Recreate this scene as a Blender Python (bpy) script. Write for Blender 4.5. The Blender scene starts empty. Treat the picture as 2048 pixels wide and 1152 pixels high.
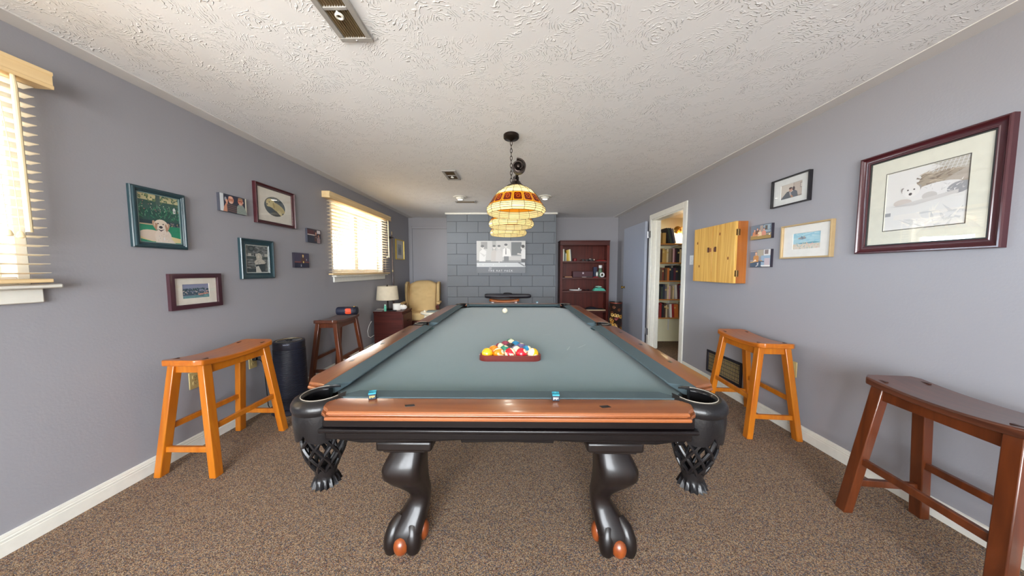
import bpy, bmesh, math, random
from mathutils import Vector, Matrix
from math import sin, cos, pi, radians as R
rnd = random.Random(7)
scn = bpy.context.scene
COL = scn.collection

# ------------------------------------------------------------------ camera
cam_d = bpy.data.cameras.new('camera')
cam_d.sensor_width = 36.0
cam_d.lens = 36.0 * 576.0 / 2048.0
cam_d.clip_start = 0.02
cam_o = bpy.data.objects.new('camera', cam_d)
COL.objects.link(cam_o)
cam_o.location = (0, 0, 1.23)
cam_o.rotation_euler = (R(90) - math.atan2(36, 576), 0, math.atan2(7, 576))
scn.camera = cam_o

# ------------------------------------------------------------------ world, exposure, daylight
scn.view_settings.view_transform = 'Standard'
scn.view_settings.look = 'None'
scn.view_settings.gamma = 1.0
scn.view_settings.use_curve_mapping = False
scn.view_settings.exposure = 1.58
scn.cycles.max_bounces = 10
scn.cycles.diffuse_bounces = 6
scn.cycles.caustics_reflective = False
scn.cycles.caustics_refractive = False
w = bpy.data.worlds.new('overcast_sky')
scn.world = w
w.use_nodes = True
bg = w.node_tree.nodes['Background']
# hazy sky graded by direction to light the room: neutral behind (-Y), bluer elsewhere
_nt = w.node_tree
_tc = _nt.nodes.new('ShaderNodeTexCoord'); _sp = _nt.nodes.new('ShaderNodeSeparateXYZ'); _mr = _nt.nodes.new('ShaderNodeMapRange')
_mr.interpolation_type = 'SMOOTHSTEP'
_mr.inputs['From Min'].default_value = .05; _mr.inputs['From Max'].default_value = -.35
_mx = _nt.nodes.new('ShaderNodeMix'); _mx.data_type = 'RGBA'; _mx.clamp_result = False
_mx.inputs[6].default_value = (10.0, 12.6, 15.2, 1)
_mx.inputs[7].default_value = (10.6, 11.2, 11.8, 1)
_nt.links.new(_tc.outputs['Generated'], _sp.inputs[0]); _nt.links.new(_sp.outputs['Y'], _mr.inputs['Value'])
# world below the horizon, coloured to light the ceiling: warm ahead, paler behind
_gx = _nt.nodes.new('ShaderNodeMix'); _gx.data_type = 'RGBA'; _gx.clamp_result = False
_gx.inputs[6].default_value = (3.0, 2.2, 1.25, 1); _gx.inputs[7].default_value = (8.2, 8.0, 7.6, 1)
_gz = _nt.nodes.new('ShaderNodeMapRange'); _gz.inputs['From Min'].default_value = .0; _gz.inputs['From Max'].default_value = -.06
_fx = _nt.nodes.new('ShaderNodeMix'); _fx.data_type = 'RGBA'; _fx.clamp_result = False
_nt.links.new(_sp.outputs['Z'], _gz.inputs['Value']); _nt.links.new(_gz.outputs[0], _fx.inputs[0])
_nt.links.new(_mr.outputs[0], _mx.inputs[0]); _nt.links.new(_mr.outputs[0], _gx.inputs[0])
_nt.links.new(_mx.outputs[2], _fx.inputs[6]); _nt.links.new(_gx.outputs[2], _fx.inputs[7]); _nt.links.new(_fx.outputs[2], bg.inputs[0])
bg.inputs[1].default_value = 1.0

def portal(name, loc, rot, sx, sy):
    l = bpy.data.lights.new(name, 'AREA')
    l.shape = 'RECTANGLE'; l.size = sx; l.size_y = sy
    l.cycles.is_portal = True
    o = bpy.data.objects.new(name, l); COL.objects.link(o)
    o.location = loc; o.rotation_euler = rot
XL, XR, YF, YB, ZC = -2.21, 2.10, 5.98, -2.6, 2.305
portal('window_portal_far', (XL - .17, 4.125, 1.61), (0, R(-90), 0), .92, 1.36)
portal('window_portal_near', (XL - .17, 0.594, 1.61), (0, R(-90), 0), .92, 1.40)
portal('window_portal_back', (-.5, YB - .17, 1.25), (R(90), 0, 0), 3.0, 1.90)  # portal of the added fill window

def lamp(name, typ, loc, energy, col, size=.03, rot=(0, 0, 0), spot=None):
    l = bpy.data.lights.new(name, typ); l.energy = energy; l.color = col
    if typ in ('POINT', 'SPOT'): l.shadow_soft_size = size
    if typ == 'SPOT': l.spot_size = spot; l.spot_blend = .6
    o = bpy.data.objects.new(name, l); COL.objects.link(o)
    o.location = loc; o.rotation_euler = rot
    return o

# ------------------------------------------------------------------ materials
def lin(c):
    c = c / 255.0
    return c / 12.92 if c <= .04045 else ((c + .055) / 1.055) ** 2.4
def rgb(r, g, b): return (lin(r), lin(g), lin(b), 1)
MATS = {}
def mat(name, col, rough=.5, metal=0.0, coat=0.0, bump=None, spec=.5, var=None):
    """plain procedural material; var=(scale, amount) adds noise mottling, bump=(scale, strength)"""
    if name in MATS: return MATS[name]
    m = bpy.data.materials.new(name); m.use_nodes = True
    nt = m.node_tree; p = nt.nodes['Principled BSDF']
    p.inputs['Base Color'].default_value = rgb(*col)
    p.inputs['Roughness'].default_value = rough
    p.inputs['Metallic'].default_value = metal
    p.inputs['Coat Weight'].default_value = coat
    p.inputs['Coat Roughness'].default_value = .12
    p.inputs['Specular IOR Level'].default_value = spec
    tc = nt.nodes.new('ShaderNodeTexCoord')
    if var is None: var = (25, .08)
    nz = nt.nodes.new('ShaderNodeTexNoise'); nz.inputs['Scale'].default_value = var[0]; nz.inputs['Detail'].default_value = 3
    nt.links.new(tc.outputs['Object'], nz.inputs['Vector'])
    mx = nt.nodes.new('ShaderNodeMix'); mx.data_type = 'RGBA'
    a = rgb(*col); k = 1 - var[1]; k2 = 1 + var[1]
    mx.inputs[6].default_value = (a[0] * k, a[1] * k, a[2] * k, 1)
    mx.inputs[7].default_value = (min(1, a[0] * k2), min(1, a[1] * k2), min(1, a[2] * k2), 1)
    nt.links.new(nz.outputs['Fac'], mx.inputs[0]); nt.links.new(mx.outputs[2], p.inputs['Base Color'])
    if bump:
        n2 = nt.nodes.new('ShaderNodeTexNoise'); n2.inputs['Scale'].default_value = bump[0]; n2.inputs['Detail'].default_value = 4
        nt.links.new(tc.outputs['Object'], n2.inputs['Vector'])
        b = nt.nodes.new('ShaderNodeBump'); b.inputs['Strength'].default_value = bump[1]; b.inputs['Distance'].default_value = .004
        nt.links.new(n2.outputs['Fac'], b.inputs['Height']); nt.links.new(b.outputs['Normal'], p.inputs['Normal'])
    MATS[name] = m
    return m

def wood(name, c1, c2, rough=.35, axis='Y', coat=.3, scale=1.0, contrast=1.0, figure=0.0, spec=.5):
    if name in MATS: return MATS[name]
    m = bpy.data.materials.new(name); m.use_nodes = True
    nt = m.node_tree; p = nt.nodes['Principled BSDF']; L = nt.links
    tc = nt.nodes.new('ShaderNodeTexCoord'); mp = nt.nodes.new('ShaderNodeMapping')
    s = {'X': (2, 38, 38), 'Y': (38, 2, 38), 'Z': (38, 38, 2)}[axis]
    mp.inputs['Scale'].default_value = tuple(v * scale for v in s)
    L.new(tc.outputs['Object'], mp.inputs['Vector'])
    nz = nt.nodes.new('ShaderNodeTexNoise'); nz.inputs['Scale'].default_value = 1.0; nz.inputs['Detail'].default_value = 5
    nz.inputs['Distortion'].default_value = 1.2 + figure
    L.new(mp.outputs[0], nz.inputs['Vector'])
    cr = nt.nodes.new('ShaderNodeValToRGB')
    cr.color_ramp.elements[0].position = .5 - .22 * contrast; cr.color_ramp.elements[0].color = rgb(*c1)
    cr.color_ramp.elements[1].position = .5 + .22 * contrast; cr.color_ramp.elements[1].color = rgb(*c2)
    L.new(nz.outputs['Fac'], cr.inputs['Fac']); L.new(cr.outputs['Color'], p.inputs['Base Color'])
    p.inputs['Roughness'].default_value = rough
    p.inputs['Coat Weight'].default_value = coat; p.inputs['Coat Roughness'].default_value = .15
    p.inputs['Specular IOR Level'].default_value = spec
    MATS[name] = m
    return m

def glass_mat(name, tint=(1, 1, 1), refl=1.0):
    if name in MATS: return MATS[name]
    m = bpy.data.materials.new(name); m.use_nodes = True
    nt = m.node_tree; nt.nodes.clear(); L = nt.links
    out = nt.nodes.new('ShaderNodeOutputMaterial'); mx = nt.nodes.new('ShaderNodeMixShader')
    tr = nt.nodes.new('ShaderNodeBsdfTransparent'); tr.inputs[0].default_value = (*tint, 1)
    gl = nt.nodes.new('ShaderNodeBsdfGlossy'); gl.inputs['Roughness'].default_value = .015
    gl.inputs[0].default_value = (refl, refl, refl, 1)
    fr = nt.nodes.new('ShaderNodeFresnel'); ge = nt.nodes.new('ShaderNodeNewGeometry')
    mr = nt.nodes.new('ShaderNodeMapRange'); mr.inputs['To Min'].default_value = 1.5; mr.inputs['To Max'].default_value = 1 / 1.5
    L.new(ge.outputs['Backfacing'], mr.inputs['Value']); L.new(mr.outputs[0], fr.inputs['IOR'])
    L.new(fr.outputs[0], mx.inputs[0]); L.new(tr.outputs[0], mx.inputs[1]); L.new(gl.outputs[0], mx.inputs[2]); L.new(mx.outputs[0], out.inputs[0])
    MATS[name] = m
    return m

def stained(name, col, trans=.5):
    """leaded art glass: lets the bulb's light through"""
    if name in MATS: return MATS[name]
    m = bpy.data.materials.new(name); m.use_nodes = True
    nt = m.node_tree; L = nt.links; p = nt.nodes['Principled BSDF']; out = nt.nodes['Material Output']
    p.inputs['Base Color'].default_value = rgb(*col); p.inputs['Roughness'].default_value = .2
    tl = nt.nodes.new('ShaderNodeBsdfTranslucent'); tl.inputs[0].default_value = rgb(*col)
    tc = nt.nodes.new('ShaderNodeTexCoord'); nz = nt.nodes.new('ShaderNodeTexNoise'); nz.inputs['Scale'].default_value = 22
    L.new(tc.outputs['Object'], nz.inputs['Vector'])
    mc = nt.nodes.new('ShaderNodeMix'); mc.data_type = 'RGBA'; a = rgb(*col)
    mc.inputs[6].default_value = (a[0] * .75, a[1] * .7, a[2] * .6, 1); mc.inputs[7].default_value = a
    L.new(nz.outputs['Fac'], mc.inputs[0]); L.new(mc.outputs[2], p.inputs['Base Color']); L.new(mc.outputs[2], tl.inputs[0])
    mx = nt.nodes.new('ShaderNodeMixShader'); mx.inputs[0].default_value = trans
    L.new(p.outputs[0], mx.inputs[1]); L.new(tl.outputs[0], mx.inputs[2]); L.new(mx.outputs[0], out.inputs[0])
    MATS[name] = m
    return m

def emit(name, col, strength):
    if name in MATS: return MATS[name]
    m = bpy.data.materials.new(name); m.use_nodes = True
    p = m.node_tree.nodes['Principled BSDF']
    p.inputs['Base Color'].default_value = (*col, 1)
    p.inputs['Emission Color'].default_value = (*col, 1); p.inputs['Emission Strength'].default_value = strength
    MATS[name] = m
    return m

def print_mat():
    """printed pictures: colour comes from the print's own face colours"""
    if 'printed_paper' in MATS: return MATS['printed_paper']
    m = bpy.data.materials.new('printed_paper'); m.use_nodes = True
    nt = m.node_tree; p = nt.nodes['Principled BSDF']; p.inputs['Roughness'].default_value = .45
    at = nt.nodes.new('ShaderNodeVertexColor'); at.layer_name = 'ink'
    nt.links.new(at.outputs['Color'], p.inputs['Base Color'])
    MATS['printed_paper'] = m
    return m

def wall_mat():
    m = mat('grey_violet_wall_paint', (152, 152, 158), .55, bump=(90, .12), var=(2.0, .02), spec=.35)
    return m

def ceiling_mat():
    m = bpy.data.materials.new('stippled_white_ceiling'); m.use_nodes = True
    nt = m.node_tree; L = nt.links; p = nt.nodes['Principled BSDF']
    p.inputs['Base Color'].default_value = rgb(236, 237, 238); p.inputs['Roughness'].default_value = .7
    N = nt.nodes.new
    tc = N('ShaderNodeTexCoord')
    # warp
    wz = N('ShaderNodeTexNoise'); wz.inputs['Scale'].default_value = 6; wz.inputs['Detail'].default_value = 2
    L.new(tc.outputs['Object'], wz.inputs['Vector'])
    sub = N('ShaderNodeVectorMath'); sub.operation = 'SUBTRACT'; sub.inputs[1].default_value = (.5, .5, .5)
    L.new(wz.outputs['Color'], sub.inputs[0])
    sc = N('ShaderNodeVectorMath'); sc.operation = 'SCALE'; sc.inputs['Scale'].default_value = .10
    L.new(sub.outputs[0], sc.inputs[0])
    ad = N('ShaderNodeVectorMath'); ad.operation = 'ADD'
    L.new(tc.outputs['Object'], ad.inputs[0]); L.new(sc.outputs[0], ad.inputs[1])
    # swirls of brush strokes: rings around stomp centres
    vo = N('ShaderNodeTexVoronoi'); vo.voronoi_dimensions = '2D'; vo.inputs['Scale'].default_value = 4.4
    L.new(ad.outputs[0], vo.inputs['Vector'])
    mu = N('ShaderNodeMath'); mu.operation = 'MULTIPLY'; mu.inputs[1].default_value = 95
    L.new(vo.outputs['Distance'], mu.inputs[0])
    fn = N('ShaderNodeTexNoise'); fn.inputs['Scale'].default_value = 15; fn.inputs['Detail'].default_value = 3
    L.new(tc.outputs['Object'], fn.inputs['Vector'])
    fm = N('ShaderNodeMath'); fm.operation = 'MULTIPLY'; fm.inputs[1].default_value = 34
    L.new(fn.outputs['Fac'], fm.inputs[0])
    a2 = N('ShaderNodeMath'); a2.operation = 'ADD'
    L.new(mu.outputs[0], a2.inputs[0]); L.new(fm.outputs[0], a2.inputs[1])
    sn = N('ShaderNodeMath'); sn.operation = 'SINE'; L.new(a2.outputs[0], sn.inputs[0])
    cr = N('ShaderNodeMapRange'); cr.inputs['From Min'].default_value = .35; cr.inputs['From Max'].default_value = 1.0
    L.new(sn.outputs[0], cr.inputs['Value'])
    # patches where the plaster stays smooth
    mk = N('ShaderNodeTexNoise'); mk.inputs['Scale'].default_value = 9; mk.inputs['Detail'].default_value = 3
    L.new(tc.outputs['Object'], mk.inputs['Vector'])
    mr = N('ShaderNodeMapRange'); mr.inputs['From Min'].default_value = .42; mr.inputs['From Max'].default_value = .58
    L.new(mk.outputs['Fac'], mr.inputs['Value'])
    bk = N('ShaderNodeTexNoise'); bk.inputs['Scale'].default_value = 42; bk.inputs['Detail'].default_value = 2
    L.new(tc.outputs['Object'], bk.inputs['Vector'])
    br = N('ShaderNodeMapRange'); br.inputs['From Min'].default_value = .44; br.inputs['From Max'].default_value = .56
    L.new(bk.outputs['Fac'], br.inputs['Value'])
    m1 = N('ShaderNodeMath'); m1.operation = 'MULTIPLY'; L.new(cr.outputs[0], m1.inputs[0]); L.new(mr.outputs[0], m1.inputs[1])
    m2 = N('ShaderNodeMath'); m2.operation = 'MULTIPLY'; L.new(m1.outputs[0], m2.inputs[0]); L.new(br.outputs[0], m2.inputs[1])
    bp = N('ShaderNodeBump'); bp.inputs['Strength'].default_value = .7; bp.inputs['Distance'].default_value = .006
    L.new(m2.outputs[0], bp.inputs['Height']); L.new(bp.outputs['Normal'], p.inputs['Normal'])
    return m

def carpet_mat():
    m = bpy.data.materials.new('brown_tweed_carpet'); m.use_nodes = True
    nt = m.node_tree; L = nt.links; p = nt.nodes['Principled BSDF']; N = nt.nodes.new
    p.inputs['Roughness'].default_value = .95; p.inputs['Specular IOR Level'].default_value = .1
    tc = N('ShaderNodeTexCoord')
    mp = N('ShaderNodeMapping'); mp.inputs['Scale'].default_value = (1, 1.5, 1); mp.inputs['Rotation'].default_value = (0, 0, R(20))
    L.new(tc.outputs['Object'], mp.inputs['Vector'])
    v = N('ShaderNodeTexVoronoi'); v.voronoi_dimensions = '2D'; v.inputs['Scale'].default_value = 250; v.inputs['Randomness'].default_value = .75
    L.new(mp.outputs[0], v.inputs['Vector'])
    sep = N('ShaderNodeSeparateColor'); L.new(v.outputs['Color'], sep.inputs[0])
    cr = N('ShaderNodeValToRGB'); cr.color_ramp.interpolation = 'CONSTANT'
    cols = [(0, (92, 76, 64)), (.18, (142, 120, 100)), (.36, (162, 132, 100)), (.52, (116, 108, 104)), (.68, (178, 156, 130)), (.82, (134, 100, 84)), (.92, (86, 90, 102))]
    e = cr.color_ramp.elements
    e[0].position = 0; e[0].color = rgb(*cols[0][1]); e[1].position = cols[1][0]; e[1].color = rgb(*cols[1][1])
    for pos, c in cols[2:]:
        q = e.new(pos); q.color = rgb(*c)
    L.new(sep.outputs[0], cr.inputs['Fac'])
    dk = N('ShaderNodeMapRange'); dk.inputs['From Min'].default_value = .0; dk.inputs['From Max'].default_value = .75
    dk.inputs['To Min'].default_value = 1.18; dk.inputs['To Max'].default_value = .72
    L.new(v.outputs['Distance'], dk.inputs['Value'])
    vm = N('ShaderNodeVectorMath'); vm.operation = 'SCALE'
    L.new(cr.outputs['Color'], vm.inputs[0]); L.new(dk.outputs[0], vm.inputs['Scale'])
    L.new(vm.outputs[0], p.inputs['Base Color'])
    bp = N('ShaderNodeBump'); bp.invert = True; bp.inputs['Strength'].default_value = .6; bp.inputs['Distance'].default_value = .004
    L.new(v.outputs['Distance'], bp.inputs['Height']); L.new(bp.outputs['Normal'], p.inputs['Normal'])
    return m

def felt_mat():
    m = mat('grey_teal_billiard_cloth', (88, 113, 119), .9, bump=(420, .25), var=(9, .05), spec=.15)
    p = m.node_tree.nodes['Principled BSDF']
    p.inputs['Sheen Weight'].default_value = .35; p.inputs['Sheen Roughness'].default_value = .4
    return m

M_wall = wall_mat(); M_ceil = ceiling_mat(); M_carpet = carpet_mat(); M_felt = felt_mat()
M_cush = mat('grey_teal_cushion_cloth', (82, 98, 104), .9, bump=(420, .25), var=(9, .05), spec=.15)
M_white = mat('white_trim_paint', (228, 227, 218), .4)
M_smooth = mat('flat_white_ceiling_border', (214, 212, 210), .7, var=(3, .02))
M_block = mat('grey_painted_block', (110, 116, 123), .6, bump=(120, .5), var=(6, .05))
M_mortar = mat('grey_painted_mortar', (88, 92, 99), .7, bump=(120, .4))
M_orange = wood('honey_oak_stool_wood', (164, 86, 12), (190, 114, 24), .32, 'Z', .35, .5)
M_orange_y = wood('honey_oak_seat_wood', (160, 82, 16), (190, 110, 28), .3, 'Y', .4, .5)
M_dark = wood('dark_walnut_stool_wood', (70, 31, 12), (104, 50, 22), .3, 'Z', .4, .5)
M_dark_y = wood('dark_walnut_seat_wood', (66, 34, 22), (98, 54, 36), .28, 'Y', .5, .5)
M_rail = wood('cherry_rail_wood', (112, 62, 32), (140, 84, 46), .3, 'Y', .6, .45)
M_rail_x = wood('cherry_end_rail_wood', (116, 62, 30), (146, 86, 46), .3, 'X', .6, .45)
M_ebony = wood('espresso_table_wood', (9, 6, 7), (14, 9, 10), .34, 'X', .15, .5, spec=.25)
M_leather = mat('black_leather', (15, 14, 16), .36, bump=(160, .15), coat=.2, spec=.3)
M_black = mat('black_plastic', (24, 24, 28), .4)
M_bronze = mat('dark_bronze', (46, 38, 34), .35, metal=.8)
M_cherry = wood('cherry_bookcase_wood', (70, 20, 12), (100, 36, 24), .45, 'Z', .08, .4, spec=.3)
M_cherry_d = wood('dark_cherry_wood', (58, 18, 14), (84, 32, 24), .42, 'X', .12, .5, spec=.35)
M_cream = mat('cream_blind_slats', (222, 211, 188), .5)
M_valance = wood('maple_valance', (222, 190, 138), (236, 210, 162), .45, 'Y', .1, .5)
M_brass = mat('brass', (176, 140, 70), .3, metal=1.0)
M_steel = mat('steel', (170, 170, 172), .3, metal=1.0)
M_chrome_dark = mat('black_frame_lacquer', (26, 24, 28), .3)
M_ivory = mat('ivory_plate', (196, 176, 120), .45)
M_glass = glass_mat('window_glass')
M_pglass = glass_mat('picture_glass')
M_print = print_mat()
M_paper = mat('white_paper', (236, 234, 228), .8)

# ------------------------------------------------------------------ mesh helpers
def nb(): return bmesh.new()
def box(bm, x0, x1, y0, y1, z0, z1):
    vs = [bm.verts.new(p) for p in ((x0, y0, z0), (x1, y0, z0), (x1, y1, z0), (x0, y1, z0), (x0, y0, z1), (x1, y0, z1), (x1, y1, z1), (x0, y1, z1))]
    for f in ((0, 3, 2, 1), (4, 5, 6, 7), (0, 1, 5, 4), (1, 2, 6, 5), (2, 3, 7, 6), (3, 0, 4, 7)):
        bm.faces.new([vs[i] for i in f])
    return vs
def bar(bm, a, b, wx, wy, up=None, taper=1.0):
    """rectangular bar from a to b, section wx by wy in the plane across it"""
    a = Vector(a); b = Vector(b); d = (b - a).normalized()
    u = Vector(up) if up else (Vector((0, 1, 0)) if abs(d.y) < .9 else Vector((0, 0, 1)))
    x = u.cross(d).normalized(); y = d.cross(x).normalized()
    rings = []
    for p, k in ((a, 1.0), (b, taper)):
        rings.append([bm.verts.new(p + x * (sx * wx * k / 2) + y * (sy * wy * k / 2)) for sx, sy in ((-1, -1), (1, -1), (1, 1), (-1, 1))])
    bm.faces.new(rings[0][::-1]); bm.faces.new(rings[1])
    for i in range(4):
        j = (i + 1) % 4
        bm.faces.new((rings[0][i], rings[0][j], rings[1][j], rings[1][i]))
def leg_bar(bm, a, b, w, d):
    """post whose ends are level: horizontal w by d sections joined from a (top) to b (floor)"""
    rs = []
    for p in (b, a):
        rs.append([bm.verts.new((p[0] + sx * w / 2, p[1] + sy * d / 2, p[2])) for sx, sy in ((-1, -1), (1, -1), (1, 1), (-1, 1))])
    loft(bm, rs)
def loft(bm, rings, cap=True, closed=False):
    n = len(rings[0])
    for k in range(len(rings) - (0 if closed else 1)):
        r0 = rings[k]; r1 = rings[(k + 1) % len(rings)]
        for i in range(n):
            j = (i + 1) % n
            bm.faces.new((r0[i], r0[j], r1[j], r1[i]))
    if cap and not closed:
        bm.faces.new(rings[0][::-1]); bm.faces.new(rings[-1])
def lathe(bm, prof, seg=24, c=(0, 0, 0), cap=True):
    rings = [[bm.verts.new((c[0] + r * cos(2 * pi * i / seg), c[1] + r * sin(2 * pi * i / seg), c[2] + z)) for i in range(seg)] for r, z in prof]
    loft(bm, rings, cap)
def tube(bm, pts, r, seg=8, closed=False, cap=True):
    pts = [Vector(p) for p in pts]; n = len(pts); rings = []
    prev = None
    for i, p in enumerate(pts):
        if closed: t = pts[(i + 1) % n] - pts[i - 1]
        else: t = pts[min(i + 1, n - 1)] - pts[max(i - 1, 0)]
        t.normalize()
        if prev is None:
            a = Vector((0, 0, 1)) if abs(t.z) < .9 else Vector((1, 0, 0))
            x = t.cross(a).normalized()
        else:
            x = (prev - t * prev.dot(t)).normalized()
        prev = x; y = t.cross(x)
        rr = r[i] if isinstance(r, (list, tuple)) else r
        rings.append([bm.verts.new(p + x * (rr * cos(2 * pi * k / seg)) + y * (rr * sin(2 * pi * k / seg))) for k in range(seg)])
    loft(bm, rings, cap, closed)
def ball(bm, c, rx, ry=None, rz=None, u=16, v=10):
    ry = ry or rx; rz = rz or rx
    bmesh.ops.create_uvsphere(bm, u_segments=u, v_segments=v, radius=1, matrix=Matrix.Translation(c) @ Matrix.Diagonal((rx, ry, rz, 1)))
def prism(bm, pts, z0, z1):
    a = [bm.verts.new((p[0], p[1], z0)) for p in pts]; b = [bm.verts.new((p[0], p[1], z1)) for p in pts]
    loft(bm, [a, b])
def offset_poly(pts, d):
    """move a closed counter-clockwise outline inward by d"""
    n = len(pts); out = []
    for i in range(n):
        p0 = Vector(pts[i - 1]); p1 = Vector(pts[i]); p2 = Vector(pts[(i + 1) % n])
        e1 = (p1 - p0).normalized(); e2 = (p2 - p1).normalized()
        n1 = Vector((-e1.y, e1.x)); n2 = Vector((-e2.y, e2.x))
        b = (n1 + n2); b = b / max(.4, b.length_squared) * 2
        out.append((p1.x + b.x * d, p1.y + b.y * d))
    return out
def molded(bm, pts, prof):
    """closed outline swept up a profile of (inset, z)"""
    rings = []
    for d, z in prof:
        rings.append([bm.verts.new((p[0], p[1], z)) for p in offset_poly(pts, d)])
    loft(bm, rings)
def rrect(x0, x1, y0, y1, r, n=4):
    out = []
    for cx, cy, a0 in ((x1 - r, y0 + r, -90), (x1 - r, y1 - r, 0), (x0 + r, y1 - r, 90), (x0 + r, y0 + r, 180)):
        for k in range(n + 1):
            a = R(a0 + 90 * k / n); out.append((cx + r * cos(a), cy + r * sin(a)))
    return out

def obj(name, bm, m=None, parent=None, bevel=0, seg=2, smooth=35, world=False, sub=0):
    if world and parent is not None:
        p = parent; off = Vector((0, 0, 0))
        while p is not None: off += p.location; p = p.parent
        bmesh.ops.translate(bm, verts=bm.verts, vec=-off)
    bmesh.ops.recalc_face_normals(bm, faces=bm.faces)
    me = bpy.data.meshes.new(name); bm.to_mesh(me); bm.free()
    o = bpy.data.objects.new(name, me); COL.objects.link(o)
    if m is not None:
        for q in (m if isinstance(m, (list, tuple)) else [m]): me.materials.append(q)
    if smooth:
        me.polygons.foreach_set('use_smooth', [True] * len(me.polygons))
        me.set_sharp_from_angle(angle=R(smooth))
    if bevel:
        b = o.modifiers.new('bevel', 'BEVEL'); b.width = bevel; b.segments = seg; b.limit_method = 'ANGLE'; b.angle_limit = R(40)
    if sub:
        s = o.modifiers.new('subdivision', 'SUBSURF'); s.levels = sub; s.render_levels = sub
    if parent is not None: o.parent = parent
    return o
def thing(name, label, cat, loc=(0, 0, 0), rz=0, group=None):
    o = bpy.data.objects.new(name, None); COL.objects.link(o)
    o.empty_display_size = .05
    o.location = loc; o.rotation_euler = (0, 0, rz)
    o['label'] = label; o['category'] = cat
    if group: o['group'] = group
    return o
def tag(o, label, cat, group=None):
    o['label'] = label; o['category'] = cat
    if group: o['group'] = group
    return o
def struct(name, bm, m, parent=None, **k):
    o = obj(name, bm, m, parent, **k)
    if parent is None: o['kind'] = 'structure'
    return o
def sroot(name, loc=(0, 0, 0)):
    o = bpy.data.objects.new(name, None); COL.objects.link(o); o.location = loc; o['kind'] = 'structure'
    return o
def text_bm(s, size, depth=0, spacing=1.0):
    """flat lettering in the XZ plane, centred on the origin, facing -Y"""
    cu = bpy.data.curves.new('lettering', 'FONT'); cu.body = s; cu.size = size; cu.align_x = 'CENTER'; cu.align_y = 'CENTER'
    cu.space_character = spacing; cu.extrude = depth
    o = bpy.data.objects.new('lettering', cu); COL.objects.link(o)
    dg = bpy.context.evaluated_depsgraph_get(); dg.update()
    me = bpy.data.meshes.new_from_object(o.evaluated_get(dg))
    bm = nb(); bm.from_mesh(me)
    bpy.data.objects.remove(o); bpy.data.meshes.remove(me); bpy.data.curves.remove(cu)
    bmesh.ops.rotate(bm, verts=bm.verts, matrix=Matrix.Rotation(R(90), 3, 'X'))
    return bm

# ------------------------------------------------------------------ room shell
CX0, CX1, CY0, CY1, CZ = 2.22, 3.5, 3.0, 4.95, 2.10      # the book closet behind the right wall
b = nb(); box(b, XL - .15, CX1 + .1, YB - .15, YF + .1, -.1, 0); struct('floor', b, M_carpet)
b = nb(); box(b, XL - .15, XR + .02, YB - .15, YF + .1, ZC, ZC + .1); struct('ceiling', b, M_ceil)
# smooth plaster borders along the ceiling's edges
for i, (x0, x1) in enumerate(((XL, XL + .10), (XR - .10, XR))):
    b = nb(); box(b, x0, x1, YB, YF, ZC - .004, ZC + .001); struct('trim_%d' % (i + 1), b, M_smooth)

def wall_with_holes(name, axis, at, thick, lo, hi, z1, holes, m):
    """wall across `axis` at coordinate `at`, spanning lo..hi along the other axis; holes = [(a0,a1,z0,z1)]"""
    bm = nb()
    def add(a0, a1, z0, z1_):
        if a1 - a0 < 1e-4 or z1_ - z0 < 1e-4: return
        if axis == 'X': box(bm, min(at, at + thick), max(at, at + thick), a0, a1, z0, z1_)
        else: box(bm, a0, a1, min(at, at + thick), max(at, at + thick), z0, z1_)
    cur = lo
    for a0, a1, z0, zt in sorted(holes):
        add(cur, a0, 0, z1); add(a0, a1, 0, z0); add(a0, a1, zt, z1); cur = a1
    add(cur, hi, 0, z1)
    return struct(name, bm, m, smooth=0)
WIN = [(-.10, 1.287, 1.165, 2.07), (3.45, 4.80, 1.165, 2.07)]
wall_with_holes('wall_left', 'X', XL, -.15, YB, YF, ZC, WIN, M_wall)
DOOR = (3.66, 4.50, 0, 2.0)
wall_with_holes('wall_right', 'X', XR, .12, YB, YF, ZC, [DOOR], M_wall)
wall_with_holes('wall_far', 'Y', YF, .1, XL - .15, XR + .12, ZC, [], M_wall)
wall_with_holes('wall_back', 'Y', YB, -.15, XL - .15, XR + .12, ZC, [(-2.0, 1.0, .30, 2.20)], M_wall)  # opening cut for the added fill window

# baseboards with three grooves
def baseboard(name, pts_fn, length):
    bm = nb()
    prof = [(0, 0), (.014, 0), (.014, .058), (.011, .060), (.011, .064), (.014, .066), (.014, .072), (.010, .074), (.010, .078), (.012, .080), (.010, .090), (0, .092)]
    rings = []
    for s in length:
        rings.append([bm.verts.new(pts_fn(s, d, z)) for d, z in prof])
    loft(bm, rings)
    return struct(name, bm, M_white, smooth=0)
baseboard('baseboard_left', lambda s, d, z: (XL + d, s, z), (YB, YF))
baseboard('baseboard_right', lambda s, d, z: (XR - d, s, z), (YB, 3.58))
baseboard('baseboard_far', lambda s, d, z: (s, YF - d, z), (.78, XR - .03))

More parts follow.
